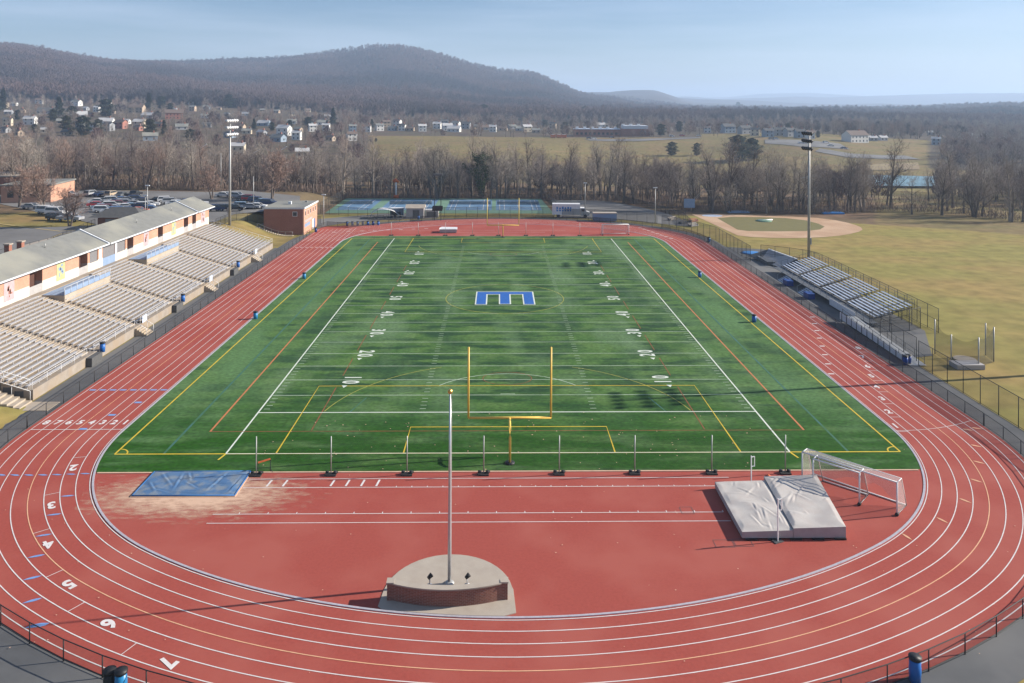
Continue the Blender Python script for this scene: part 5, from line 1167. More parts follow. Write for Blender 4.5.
# ------------------------------------------------------------------ trees
def branch_pts(p, d, ln, n, wob, up):
    pts = [Vector(p)]; d = Vector(d).normalized()
    for i in range(n):
        d = (d + Vector((rng.uniform(-wob,wob), rng.uniform(-wob,wob), rng.uniform(-wob,wob)+up))).normalized(); pts.append(pts[-1]+d*ln/n)
    return pts, d
def sliver(mb, a, b, w):
    d = (b-a); s = d.cross(Vector((rng.uniform(-1,1),rng.uniform(-1,1),rng.uniform(-1,1)))).normalized()*w/2
    mb.add([a-s, a+s, b], [(0,1,2)])
def make_tree_meshes(H, spread, nb, seed, fork=False, tw=.055, dens=1.0):
    global rng; keep = rng; rng = random.Random(seed)
    tr, cr = MB(), MB(); r0 = H*.023
    def grow(pts, r, lvl, dr):
        L_ = sum((pts[i+1]-pts[i]).length for i in range(len(pts)-1)); k = len(pts)
        for i in range(1, k):
            cnt = {0:nb/(k-1), 1:1.9, 2:1.6}[lvl]
            cnt = int(cnt) + (rng.random() < cnt-int(cnt))
            if lvl == 0 and i < k*.28: continue
            for _ in range(cnt):
                u = rng.random(); p = pts[i-1].lerp(pts[i], u); par = (pts[i]-pts[i-1]).normalized()
                a = rng.uniform(0, 6.283); side = par.orthogonal().normalized(); side.rotate(Matrix.Rotation(a, 3, par))
                frac = (i-1+u)/(k-1)
                if lvl == 0: d = (side*spread + par*rng.uniform(.55,1.1)); ln = H*rng.uniform(.26,.42)*(1.15-.7*frac)
                else: d = side*rng.uniform(.6,1.1)+par*rng.uniform(.5,1.0)+Vector((0,0,.18)); ln = L_*rng.uniform(.40,.65)
                rr = r*(1-frac*.75)*rng.uniform(.38,.55)
                if lvl < 2:
                    q, dd = branch_pts(p, d, ln, 5 if lvl == 0 else 3, .16, .07)
                    tr_ = tr if lvl == 0 else cr
                    tr_.tube(q, [rr*(1-.8*j/(len(q)-1)) for j in range(len(q))], 4 if lvl == 0 else 3, cap=False, smooth=False)
                    grow(q, rr, lvl+1, dd)
                else:
                    b = p+d.normalized()*ln; sliver(cr, p, b, max(tw, rr))
                    for _t in range(int(3*dens)):
                        c = p.lerp(b, rng.uniform(.2,.9)); e = c+(d.normalized()+Vector((rng.uniform(-.8,.8),rng.uniform(-.8,.8),rng.uniform(-.3,.9))))*ln*.42; sliver(cr, c, e, tw*.8)
    bases = [(0,0)] if not fork else [(-.15,0),(.2,.1)]
    for bx, by in bases:
        dv = Vector((rng.uniform(-.05,.05)+(bx*1.0 if fork else 0), rng.uniform(-.05,.05), 1))
        q, dd = branch_pts((bx,by,-.3), dv, H*.82, 8, .07, .06)
        tr.tube(q, [r0*(1.25 if j == 0 else 1-.85*j/8) for j in range(9)], 7, cap=False); grow(q, r0, 0, dd)
    rng = keep
    def me(m, n):
        x = bpy.data.meshes.new(n); x.from_pydata(m.v, [], m.f); x.update(); return x
    return me(tr, 'trunk'), me(cr, 'crown')
KINDS = []
for s, (H, sp, nb, fk, tw) in enumerate([(19,.7,14,False,.05),(17,.95,14,False,.05),(21,.55,16,False,.05),(16,1.0,13,True,.05),(18,.8,15,True,.05),(14,.8,15,False,.05),(12,1.1,24,True,.07),(20,.45,17,False,.05)]):
    KINDS.append((H,)+make_tree_meshes(H, sp, nb, 100+s, fk, tw))
VAR = {}
def place_tree(k, x, y, z, s, rz, label, grp, bark='bark', twig='twig', name='bare_tree'):
    key = (k, bark, twig)
    if key not in VAR:
        a, b = KINDS[k][1].copy(), KINDS[k][2].copy(); a.materials.clear(); a.materials.append(M[bark]); b.materials.clear(); b.materials.append(M[twig]); VAR[key] = (a, b)
    t = empty(name, (x,y,z), rz, label, 'tree', grp); t.scale = (s,s,s*rng.uniform(.92,1.08))
    for nm, me in (('trunk', VAR[key][0]), ('crown', VAR[key][1])):
        o = link(bpy.data.objects.new(nm, me)); o.parent = t
    return t
# front edge of the woods, surveyed as (u, v of the foot)
edge = [(-40,196),(60,191),(150,189),(230,190),(300,196),(345,198),(450,198),(545,199),(600,201),(650,205),(700,212),(760,213),(830,214),(880,212),(940,214),(990,219),(1060,226)]
def edge_v(u):
    for (a, va), (b, vb) in zip(edge, edge[1:]):
        if a <= u <= b: return va+(vb-va)*(u-a)/(b-a)
    return edge[-1][1]
def edge_pt(u, back):
    r = ray(u, edge_v(u)); zt = 4.0 if u < 215 else (0 if u > 340 else 4*(340-u)/125)
    t_ = (zt-CH)/r[2]; t_ += back; return CX+r[0]*t_, CY+r[1]*t_
def zone(u):
    if u < 215: return 'bare tree in the wood behind the left car park'
    if u < 340: return 'bare tree in the wood behind the brick field house'
    if u < 555: return 'bare tree in the belt behind the tennis courts'
    if u < 690: return 'bare tree in the belt behind the equipment lot'
    if u < 870: return 'bare tree in the belt behind the baseball infield'
    return 'bare tree in the belt along the right side of the ball field'
ntree = 0
for row, (back, du) in enumerate(((1.5,15.5),(8,16),(17,19),(28,21))):
    u = -30+rng.uniform(0, 8)+row*4
    while u < 1050:
        uu = u+rng.uniform(-4,4); x, y = edge_pt(uu, back+rng.uniform(-2.5,3.5)); u += du*rng.uniform(.75,1.25)
        if uu > 866:
            if rng.random() < (.88 if uu < 938 else .4): continue
        k = rng.choice([0,1,2,3,4,5,7,5,0,2]); s = rng.choice((rng.uniform(.5,.8), rng.uniform(.68,.95), rng.uniform(.9,1.08)))
        if uu < 340: k = rng.choice([0,2,4,7,7,2,5]); s = rng.choice((rng.uniform(.5,.7), rng.uniform(.62,.84), rng.uniform(.7,.92)))
        if 640 < uu < 700 or 555 < uu < 600: s *= .9
        if 500 < uu < 560: s *= .95
        place_tree(k, x, y, H1(x,y)-.1, s, rng.uniform(0,6.28), zone(uu), zone(uu).replace('bare tree','bare trees'), 'bark' if rng.random() < .82 else 'barkpale', 'twigred' if (uu < 300 and rng.random() < .25) else rng.choice(('twig','twig','twigdark','twigpale'))); ntree += 1
# trees that stand out
def onh(u, v, z=None):
    z0 = 4.0 if z is None else z; return onz(u, v, z0)
for (u, v, z, k, s, bark, twig, lab) in [
 (437,200,-.5,4,1.12,'bark','twig','tall dark forked bare tree left of the ivy covered tree'),
 (497,200,-.5,7,.98,'bark','twig','tall bare tree right of the ivy covered tree with a mossy trunk'),
 (541,200,-.5,1,1.05,'bark','twig','broad bare tree behind the right end of the tennis courts'),
 (712,211,-.3,0,1.1,'bark','twig','tall bare tree with crooked limbs behind the scoreboard'),
 (776,213,-.3,3,1.08,'bark','twig','big leaning forked bare tree behind the infield'),
 (863,212,-.3,4,1.0,'barkpale','twig','pale barked tree at the right end of the infield belt'),
 (912,216,-.5,1,.72,'bark','twig','lone small bare tree in front of the pond'),
 (975,219,-.5,3,.95,'bark','twig','wide spreading bare tree at the right of the ball field'),
 (942,217,-.5,0,.95,'bark','twig','upright bare tree right of the pond'),
 (1012,224,-.5,1,.7,'bark','twig','small bare tree at the right edge of the picture'),
 (19,207,4,6,.95,'bark','twigred','reddish bare tree in front of the brick school'),
 (44,213,4,6,1.05,'bark','twigred','spreading bare tree on the grass island beside the white vans'),
 (70,226,4,6,.72,'bark','twigred','small bare tree at the tip of the grass island'),
 (212,199,4,6,.85,'bark','twigred','round reddish bare tree behind the end of the press building'),
 (272,200,4,6,1.15,'bark','twigred','large round reddish bare tree above the brick field house')]:
    x, y = onh(u, v, z); place_tree(k, x, y, z-.1, s, rng.uniform(0,6), lab, 'bare trees that stand out', bark, twig)
# ivy covered tree
x, y = onh(481, 199, -.5); t = place_tree(3, x, y, -.6, 1.18, 1.2, 'tall tree wrapped in dark green ivy behind the tennis courts', 'bare trees that stand out')
mb = MB()
tv = [v.co.copy() for v in KINDS[3][1].vertices if v.co.z < 11.5 and v.co.z*1.0+abs(v.co.x)*.2 < 12]
for i in range(3400):
    v0_ = tv[rng.randrange(len(tv))]; p = v0_+Vector((rng.gauss(0,.42), rng.gauss(0,.42), rng.uniform(-.7,.7)))
    q = Vector((rng.uniform(-1,1),rng.uniform(-1,1),rng.uniform(-.6,.6))).normalized()*.26; w_ = q.cross(Vector((rng.uniform(-1,1),rng.uniform(-1,1),1))).normalized()*.17
    mb.add([p-q, p+w_, p+q, p-w_], [(0,1,2,3)])
mb.build('ivy', M['ivy'], t)
# undergrowth, one mass of thin stems at the foot of the woods
mb = MB(); 
for i in range(8500):
    u = rng.uniform(-30,1050); b_ = rng.choice((rng.uniform(-.5,4), rng.uniform(4,34))); x, y = edge_pt(u, b_)
    if u > 880 and rng.random() < .45: continue
    z = H1(x, y); h = rng.uniform(.6,2.8)*(1.0 if u > 340 else 1.35); 
    for _ in range(3):
        a = Vector((x+rng.uniform(-.6,.6), y+rng.uniform(-.6,.6), z-.1)); e = a+Vector((rng.uniform(-.9,.9),rng.uniform(-.9,.9),h*rng.uniform(.6,1))); sliver(mb, e, a, .12)
o = mb.build('undergrowth', M['thicket']); tag(o, 'brown leafless thicket at the foot of the tree belt', kind='stuff')

# conifers
def make_conifer(H, W, seed, n=2200, rnd=False):
    g = random.Random(seed); c = MB()
    for i in range(n):
        h = g.random(); env = (1-h)**.8 if not rnd else math.sqrt(max(0,1-(2*h-.95)**2))
        lump = .75+.25*math.sin(h*23+g.random()*.5)
        a = g.uniform(0,6.283); r_ = W*env*lump*(g.random()**.35)*(.8+.2*math.sin(a*3+h*9)); p = Vector((r_*math.cos(a), r_*math.sin(a), H*(.06+.94*h)))
        s = H*.045; d = Vector((math.cos(a), math.sin(a), g.uniform(-.5,.25))).normalized()*s*g.uniform(.8,1.6); w_ = d.cross(Vector((g.uniform(-.4,.4),g.uniform(-.4,.4),1))).normalized()*s*.55
        c.add([p-w_*.6, p+w_*.6, p+d+w_, p+d-w_], [(0,1,2,3)])
    t = MB(); t.tube([(0,0,-.5),(0,0,H*.9)], [H*.02,H*.004], 6)
    def me(m, nm, mt): x = bpy.data.meshes.new(nm); x.from_pydata(m.v, [], m.f); x.materials.append(mt); x.update(); return x
    return me(t,'trunk',M['bark']), me(c,'crown',M['evergreen']), me(c,'crown',M['evergreen2'])
CON = [make_conifer(10,3.0,1),make_conifer(10,3.8,2),make_conifer(10,4.6,3,3600,True),make_conifer(10,6.0,4,4200,True)]
def place_con(k, x, y, z, s, label, grp, olive=False):
    t = empty('evergreen_tree', (x,y,z), rng.uniform(0,6.28), label, 'evergreen tree', grp); t.scale = (s,s,s)
    for nm, me in (('trunk', CON[k][0]), ('crown', CON[k][2 if olive else 1])): o = link(bpy.data.objects.new(nm, me)); o.parent = t
    return t
def at_ground(u, v, dmin=190):
    h = ground_hit(u, v, dmin); return h
# (u, v foot, height px, kind, olive, label)
evs = [(53,122,13,2,1),(83,136,20,3,0),(66,133,17,2,1),(59,117,20,1,0),(72,120,14,2,0),(106,117,18,3,0),(18,120,10,2,0),(35,133,9,3,1),(98,133,14,2,1),(149,111,18,1,0),(161,109,13,2,0),(170,113,10,2,0),(150,137,18,2,1),(164,135,15,0,1),(190,141,12,3,0),(229,108,14,2,0),(242,108,10,0,0),(254,130,11,1,0),(308,129,12,3,0),(333,125,17,0,0),(327,130,10,1,0),(345,110,9,0,0),(330,112,10,1,0),(372,128,9,1,0),(371,142,5,2,0),(376,142,4,2,0),(272,131,9,2,0),(290,128,8,2,0),(484,118,14,3,0),(499,116,10,1,0),(565,132,10,3,0),(607,133,8,1,0),(617,134,9,0,0),(661,136,12,3,0),(679,132,11,2,0),(738,162,27,3,0),(752,160,22,3,0),(672,156,14,3,1),(697,156,13,2,1),(-6,112,26,1,0),(3,110,20,0,0),(738,110,8,2,0),(520,120,8,2,0),(545,128,8,3,0),(585,118,12,2,0),(624,116,9,2,0),(700,118,9,2,0),(788,132,9,2,0),(818,138,7,2,0)]
evz = {}
for u, v, hp, k, ol in evs:
    h = at_ground(u, v)
    if not h: continue
    d = (h[1]-CY); s = hp*d/F/10
    zn = 'town at the left' if u < 140 else 'town left of centre' if u < 300 else 'houses under the hill' if u < 420 else 'far side of the middle field' if u < 560 else 'long low school' if u < 720 else 'right hand houses'
    evz.setdefault(zn, []).append((u, h, k, s, ol))
for zn, lst in evz.items():
    lst.sort(key=lambda q: q[0])
    for i, (u, h, k, s, ol) in enumerate(lst):
        place_con(k, h[0], h[1], h[2], s, '%s evergreen, %s from the left around the %s' % ('olive green' if ol else 'dark green', ORD(i), zn), 'evergreens among the far houses', ol)

# ------------------------------------------------------------------ geometry node scatters (masses nobody could count)
def scatter(name, pts, protos_, label):
    coll = bpy.data.collections.new(name+'_kinds')
    for p in protos_: coll.objects.link(p)
    me = bpy.data.meshes.new(name); me.from_pydata([p[:3] for p in pts], [], [])
    for nm, tp_, idx in (('sc','FLOAT',3),('rz','FLOAT',4)):
        a = me.attributes.new(nm, tp_, 'POINT'); a.data.foreach_set('value', [p[idx] for p in pts])
    a = me.attributes.new('ki', 'INT', 'POINT'); a.data.foreach_set('value', [int(p[5]) for p in pts])
    o = link(bpy.data.objects.new(name, me)); tag(o, label, kind='stuff')
    ng = bpy.data.node_groups.new(name, 'GeometryNodeTree'); ng.interface.new_socket('Geometry', in_out='INPUT', socket_type='NodeSocketGeometry'); ng.interface.new_socket('Geometry', in_out='OUTPUT', socket_type='NodeSocketGeometry')
    n = ng.nodes; l = ng.links; gi = n.new('NodeGroupInput'); go = n.new('NodeGroupOutput'); ip = n.new('GeometryNodeInstanceOnPoints'); ci = n.new('GeometryNodeCollectionInfo')
    ci.inputs['Collection'].default_value = coll; ci.inputs['Separate Children'].default_value = True; ci.inputs['Reset Children'].default_value = True
    def att(nm, ty):
        a_ = n.new('GeometryNodeInputNamedAttribute'); a_.data_type = ty; a_.inputs['Name'].default_value = nm; return a_.outputs['Attribute']
    l.new(gi.outputs[0], ip.inputs['Points']); l.new(ci.outputs[0], ip.inputs['Instance']); ip.inputs['Pick Instance'].default_value = True; l.new(att('ki','INT'), ip.inputs['Instance Index'])
    cx = n.new('ShaderNodeCombineXYZ'); l.new(att('rz','FLOAT'), cx.inputs[2]); l.new(cx.outputs[0], ip.inputs['Rotation']); l.new(att('sc','FLOAT'), ip.inputs['Scale']); l.new(ip.outputs[0], go.inputs[0])
    md = o.modifiers.new('scatter', 'NODES'); md.node_group = ng; return o
def joined(k, bark, twig, nm):
    a, b = KINDS[k][1], KINDS[k][2]; m = MB()
    me = bpy.data.meshes.new(nm); va = [v.co[:] for v in a.vertices]; vb = [v.co[:] for v in b.vertices]
    me.from_pydata(va+vb, [], [tuple(p.vertices) for p in a.polygons]+[tuple(i+len(va) for i in p.vertices) for p in b.polygons])
    me.materials.append(M[bark]); me.materials.append(M[twig]); me.polygons.foreach_set('material_index', [0]*len(a.polygons)+[1]*len(b.polygons)); me.update(); return bpy.data.objects.new(nm, me)
# low poly trees for the hills
def far_tree(seed, H=13, W=5, n=110):
    g_ = random.Random(seed); m = MB()
    for i in range(n):
        h = g_.random(); env = math.sin(math.pi*min(1,(h*.8+.18)))**.7; a = g_.uniform(0,6.28); r_ = W*env*g_.random()**.5
        p = Vector((r_*math.cos(a), r_*math.sin(a), H*(.22+.74*h))); d = Vector((math.cos(a)*.5+g_.uniform(-.4,.4), math.sin(a)*.5+g_.uniform(-.4,.4), 1)).normalized()*g_.uniform(1.6,3.2); w_ = d.cross(Vector((g_.uniform(-1,1),g_.uniform(-1,1),.2))).normalized()*.28
        m.add([p-d*.4-w_, p-d*.4+w_, p+d], [(0,1,2)])
    m.tube([(0,0,-1),(0,0,H*.7)], [.35,.1], 3, cap=False)
    me = bpy.data.meshes.new('hill_tree'); me.from_pydata(m.v, [], m.f); me.materials.append(M['twigfar']); me.update(); return bpy.data.objects.new('hill_tree', me)
mid = [joined(k, 'bark', 'twig', 'wood_tree') for k in (0,2,5,7)] + [joined(4, 'bark', 'twigred', 'wood_tree')]
# (u, v foot, width px, wall, roof, two storeys)
hs = [(6,126,8,'cream','dark',1),(28,125,11,'white','pale',1),(3,133,9,'grey','dark',0),(16,136,9,'tan','brown',0),(45,114,18,'grey','dark',0),(13,106,6,'white','grey',0),(38,104,7,'white','brown',1),(4,108,5,'cream','grey',1),(20,113,7,'tan','dark',0),(75,106,9,'white','grey',1),(96,112,6,'white','pale',1),(75,118,17,'white','pale',0),(88,117,5,'brick','brown',0),(60,124,9,'tan','grey',0),(104,125,14,'white','pale',0),(119,129,11,'brick','brown',1),(125,124,6,'white','pale',0),(138,128,11,'cream','pale',1),(137,131,8,'brick','brown',0),(135,113,14,'tan','brown',1),(147,118,12,'grey','pale',0),(172,119,17,'brick','brown',1),(158,127,7,'brick','dark',0),(180,130,12,'grey','grey',0),(148,141,14,'blue','grey',0),(204,118,7,'white','grey',0),(238,133,11,'tan','brown',1),(246,134,9,'cream','grey',0),(237,157,13,'cream','pale',1),(229,138,11,'blue','dark',0),(245,116,7,'white','pale',0),(263,126,12,'blue','pale',0),(283,136,13,'white','pale',1),(296,140,9,'white','pale',1),(312,132,8,'white','pale',1),(277,142,14,'blue','grey',0),(291,124,9,'white','grey',0),(330,141,7,'tan','brown',0),(301,163,13,'cream','pale',1),(275,166,12,'white','grey',0),(261,136,9,'grey','pale',0),(322,125,10,'white','grey',0),(307,112,6,'cream','brown',0),(351,141,10,'white','brown',1),(352,132,7,'blue','grey',1),(366,132,9,'white','brown',1),(379,131,8,'white','blue',1),(386,127,8,'tan','brown',1),(397,126,8,'white','brown',1),(392,131,8,'blue','grey',0),(402,131,7,'white','dark',1),(410,131,8,'tan','brown',0),(422,131.5,8,'white','pale',1),(437,129,8,'white','pale',1),(444,126,8,'blue','dark',1),(447,131,10,'white','pale',1),(456,128,8,'white','grey',1),(454,132,13,'white','pale',0),(466,129,9,'grey','dark',1),(477,129,8,'tan','dark',0),(484,130,9,'grey','brown',0),(493,132,7,'white','pale',1),(503,131,9,'tan','brown',0),(512,129,8,'grey','grey',0),(520,131,9,'grey','grey',0),(527,132,9,'cream','pale',1),(536,133,8,'tan','grey',0),(574,112,5,'white','pale',0),(588,109,5,'white','pale',1),(648,117,6,'white','grey',1),(655,115,6,'white','grey',1),(601,127,9,'white','pale',0),(708,133,7,'white','brown',1),(729,133,13,'blue','dark',1),(746,134,12,'grey','dark',1),(756,136,9,'cream','dark',1),(769,137,10,'blue','dark',1),(780,136,10,'grey','dark',1),(791,137,11,'grey','dark',1),(801,138,10,'blue','dark',1),(811,139,7,'white','brown',1),(858,143,24,'white','brown',1),(874,141,8,'grey','pale',0),(884,141,7,'white','pale',0),(709,115,5,'white','pale',0),(728,115,5,'white','grey',0),(812,124,4,'white','grey',0),(835,121,4,'white','grey',0),(905,125,4,'white','pale',0),(912,126,4,'white','pale',0),(940,128,4,'white','grey',0),(950,114,5,'white','grey',0),(975,138,6,'white','pale',0),(984,136,6,'white','pale',0),(990,139,7,'white','grey',0),(998,137,5,'cream','pale',0),(1003,141,7,'white','pale',0),(1010,138,6,'white','grey',0),(968,137,5,'tan','grey',0),(973,149,5,'cream','grey',0),(1018,142,6,'white','grey',0),(1022,146,6,'white','pale',0),(190,105,5,'white','grey',0),(218,110,5,'tan','brown',0),(333,108,5,'white','grey',0),(262,112,5,'tan','grey',0),(110,105,5,'white','grey',0)]
gh = random.Random(21)
for i in range(190):
    u, v = gh.choice(((gh.uniform(0,345), gh.uniform(101,137)), (gh.uniform(60,330), gh.uniform(112,134)), (gh.uniform(380,560), gh.uniform(124,132)), (gh.uniform(930,1022), gh.uniform(132,146))))
    if any(abs(u-a[0]) < a[2]*.5+5 and abs(v-a[1]) < 5 for a in hs): continue
    hs.append((u, v, gh.choice((5,6,7,8)), gh.choice(('white','white','cream','grey','tan','blue')), gh.choice(('grey','pale','brown','dark')), gh.random() < .4))
HP = [(u, at_ground(u, v)[1]-CY, wp) for u, v, wp, *_ in hs if at_ground(u, v)] + [(u, at_ground(u, v)[1]-CY, hp*.6) for u, v, hp, k, ol in evs if at_ground(u, v)]
pts = []
g = random.Random(5)
for i in range(620):   # deeper woods behind the belt
    u = g.uniform(-60, 1090); deep = 90 if u < 330 else (26 if u < 870 else 70); back = 32+deep*g.random()
    if 330 <= u < 870 and g.random() < .35: continue
    if 330 <= u and back > 60 and u < 870: continue
    x, y = edge_pt(u, back)
    if 866 < u < 945 and back < 140 and g.random() < .85: continue
    pts.append((x, y, H1(x,y)-.2, g.uniform(.55,.8)*(.86 if u < 330 else .95), g.uniform(0,6.28), g.randrange(5)))
for i in range(1300):
    u = g.uniform(835, 1100); d = g.uniform(430, 1200)
    if u < 950 and d < 660: continue
    t_ = (u-498.9)/F; x, y = CX+t_*d, CY+d; pts.append((x, y, H1(x,y)-.2, g.uniform(.5,.85), g.uniform(0,6.28), g.randrange(6)))
# town trees
for i in range(5200):
    u = g.uniform(-80, 1100); d = g.uniform(380, 1250) if u < 370 else (g.uniform(650, 1300) if u < 840 else g.uniform(460, 1300)); 
    if u < 370 and d < 430: continue
    if 740 < u < 945 and d < 640: continue
    if 850 < u < 940 and d < 470: continue
    if any(abs(u-a) < w_*.5+3 and d_-(75 if a < 600 else 130) < d < d_+12 for a, d_, w_ in HP): continue
    t_ = (u-498.9)/F; x, y = CX+t_*d, CY+d; pts.append((x, y, H1(x,y)-.2, g.uniform(.35,.72), g.uniform(0,6.28), g.randrange(6)))
scatter('distant_woods', pts, mid+[far_tree(9,14,6,260)], 'leafless woods and garden trees behind the belt and through the town')
hills = [far_tree(s, 13+s, 5.5) for s in range(4)]
evh = bpy.data.objects.new('hill_evergreen', CON[1][1])
pts = []
for i in range(52000):
    u = g.uniform(-60, 1090); d = 1050*math.exp(g.random()*math.log(3300/1050)) if g.random() < 2 else 0; t_ = (u-498.9)/F
    x, y = CX+t_*d, CY+d; ev = g.random() < .012
    pts.append((x, y, H1(x,y)-.5, (g.uniform(.8,1.25) if not ev else g.uniform(1.0,1.5)) * (1.0 if d < 2800 else .75), g.uniform(0,6.28), 4 if ev else g.randrange(4)))
for i in range(1500):
    cu, cv, ru, rv = g.choice(((315,72,30,7),(315,72,30,7),(398,72,18,9),(470,75,40,10),(120,80,30,8),(290,62,25,5)))
    h = ground_hit(cu+g.gauss(0,ru*.6), cv+g.gauss(0,rv*.6), 1200)
    if h and h[2] > 50: pts.append((h[0], h[1], h[2]-.5, g.uniform(.8,1.3), g.uniform(0,6.28), 4))
scatter('hill_forest', pts, hills+[evh], 'purplish brown leafless forest covering the hills')

# ------------------------------------------------------------------ houses
HM = {'white':mat('siding_white',(.66,.65,.62),.7,(.58,.57,.54)),'cream':mat('siding_cream',(.58,.50,.38),.7,(.5,.43,.32)),'grey':mat('siding_grey',(.33,.34,.36),.7,(.28,.29,.3)),'brick':mat('siding_brick',(.36,.16,.12),.8,(.3,.13,.1)),'tan':mat('siding_tan',(.42,.33,.25),.7,(.36,.28,.2)),'blue':mat('siding_blue',(.25,.31,.38),.7,(.2,.26,.32))}
RM = {'grey':M['roofgrey'],'dark':M['roofdark'],'brown':mat('brown_shingle',(.16,.12,.10),.9),'pale':mat('pale_roof',(.5,.49,.48),.8)}
def house(x, y, z, w, dp, h, rz, wall, roof, label, grp, ch=True, cat='house'):
    t = empty('house', (x,y,z-.3), rz, label, cat, grp); m = MB(); rh = w*.0+dp*.32
    m.box(-w/2,w/2,-dp/2,dp/2,0,h); m.add([(-w/2,-dp/2,h),(-w/2,dp/2,h),(-w/2,0,h+rh)], [(0,1,2)]); m.add([(w/2,-dp/2,h),(w/2,dp/2,h),(w/2,0,h+rh)], [(0,2,1)]); m.build('wall', HM[wall], t)
    o_ = .5; m = MB(); e = .25
    m.add([(-w/2-o_,-dp/2-o_,h-e*.9),(w/2+o_,-dp/2-o_,h-e*.9),(w/2+o_,0,h+rh+.08),(-w/2-o_,0,h+rh+.08),(-w/2-o_,dp/2+o_,h-e*.9),(w/2+o_,dp/2+o_,h-e*.9)], [(0,1,2,3),(3,2,5,4)]); rf = m.build('roof', RM[roof], t)
    if ch: m = MB(); m.box(w*.2,w*.2+.9,-.45,.45,h+rh*.5,h+rh+1.1); m.build('chimney', HM['brick'], rf)
    nw = max(2, int(w/3)); nw = min(nw, 2 if w < 11 else 5)
    for fl in range(2 if h > 4.5 else 1):
        for k in range(nw): xx = -w/2+w*(k+.5)/nw; zz = 1.0+fl*2.8; m = MB(); m.box(xx-.5,xx+.5,-dp/2-.04,-dp/2-.003,zz,zz+1.3); m.build('window', M['glass'], t)
    m = MB(); m.box(w/2+.003,w/2+.04,-.6,.6,1.2,2.4); m.build('window', M['glass'], t)
    return t
hz = {}
for u, v, wp, wall, roof, two in hs:
    h = at_ground(u, v)
    if not h: continue
    zn = 'left of the big evergreens' if u < 60 else 'right of the big evergreens' if u < 170 else 'around the pale light pole' if u < 260 else 'under the middle hill' if u < 345 else 'on the middle field edge' if u < 560 else 'beyond the long low school' if u < 715 else 'right of the school' if u < 900 else 'in the town far right'
    hz.setdefault(zn, []).append((u, v, h, wp, wall, roof if roof in RM else 'grey', two))
for zn, lst in hz.items():
    lst.sort(key=lambda q: q[0]); cc = {}
    tot = {}
    for q_ in lst: tot[(q_[4],q_[5],q_[6])] = tot.get((q_[4],q_[5],q_[6]),0)+1
    for u, v, h, wp, wall, roof, two in lst:
        d = h[1]-CY; w_ = wp*d/F; key = (wall,roof,two); i = cc.get(key,0); cc[key] = i+1
        w_ = min(max(w_*.95, 6), 30); dp = min(w_*.75, 10); hh = 5.4 if two else 3.0
        lab = '%s %s house with %s roof, ' % ('two storey' if two else 'low', wall+(' sided' if wall != 'brick' else ''), roof)
        lab += ('%s from left %s' % (ORD(i), zn)) if tot[key] > 1 else zn
        house(h[0], h[1]+dp/2, h[2], w_, dp, hh*(1.15 if wp > 12 else 1), rng.uniform(-.5,.5) if wp < 20 else .35, wall, roof, lab, 'houses '+zn, ch=wp > 6)
# long low school beyond the middle field
h = at_ground(610, 137); sc_ = empty('long_school', (h[0],h[1]+12,h[2]-.5), -.05, 'long low brown brick school with white roof units beyond the middle field', 'building')
mb = MB(); mb.box(-30,10,-8,8,0,6.5); mb.build('wall', HM['brick'], sc_); mb = MB(); mb.box(10.003,34,-12,10,0,7.2); mb.build('wall', M['brickred'], sc_)
mb = MB(); mb.box(-30.4,10.0,-8.4,8.4,6.503,7.0); mb.build('roof', M['alublue'], sc_); mb = MB(); mb.box(12,33,-11,9,7.203,10.0); mb.build('upper_roof', M['trim'], sc_)
for k in range(9): mb = MB(); mb.box(-28+k*6.6,-25.6+k*6.6,-3,1,7.003 if k < 6 else 10.003,8.6 if k < 6 else 11.2); mb.build('roof_unit', M['whitemetal'], sc_)
for k in range(10): mb = MB(); mb.box(-28+k*3.7,-26+k*3.7,-8.06,-8.003,2,4); mb.build('window', M['glass'], sc_)
for i, (u, v) in enumerate(((553,138),(559,138),(564,138))):
    h = at_ground(u, v); t = empty('construction_trailer', (h[0],h[1],h[2]), 0, 'orange trailer %s from the left beside the long low school' % ORD(i), 'trailer', 'orange trailers'); mb = MB(); mb.box(-2,2,-1.2,1.2,.3,2.8); mb.build('body', CM['orange'], t); mb = MB(); mb.box(-1.4,1.4,-1.1,1.1,2.803,3.0); mb.build('roof', M['trim'], t); mb = MB(); mb.tube([(-.8,-1.25,.35),(-.8,-1.0,.35)], .35, 8); mb.tube([(.8,-1.25,.35),(.8,-1.0,.35)], .35, 8); mb.build('wheel', M['tyre'], t)
# cars beyond
lst = [('sedan','dark blue',589,139),('sedan','white',594,139.5),('sedan','dark blue',612,138),('suv','white',672,137),('suv','red',682,136.5),('sedan','white',699,136.5),('sedan','white',801,144),('sedan','white',805,144.2),('suv','white',826,143.5),('sedan','white',831,146.5),('sedan','dark blue',844,149),('sedan','silver',771,139.5),('suv','silver',776,140)]
for i, (kind, colr, u, v) in enumerate(lst):
    h = at_ground(u, v); place_car(kind, colr, h[0], h[1], h[2], R(rng.uniform(-20,20)), '%s %s, %s from the left of those parked beyond the tree belt' % (colr, KN[kind], ORD(i)), 'cars parked beyond the tree belt')
# solar light poles / white slanting poles seen in the wood
for i, (u, v) in enumerate(((203,147),(256,152),(283,149),(143,153))):
    x, y = edge_pt(u, 45+i*3); z = CH-(v-V0)*(y-CY)/F; t = empty('lamp_post', (x,y,H1(x,y)), 0, 'road lamp with a long white arm above the wood, %s from the left' % ORD([1,2,3,0][i]), 'street lamp', 'white armed lamps in the wood'); mb = MB(); mb.tube([(0,0,0),(0,0,z-H1(x,y)-.6)], [.15,.1], 6); mb.build('pole', M['bark'], t); mb = MB(); mb.bar((-1.2,0,z-H1(x,y)-.9),(1.3,0,z-H1(x,y)+.7),.28,.2); mb.build('arm', M['whitemetal'], t)
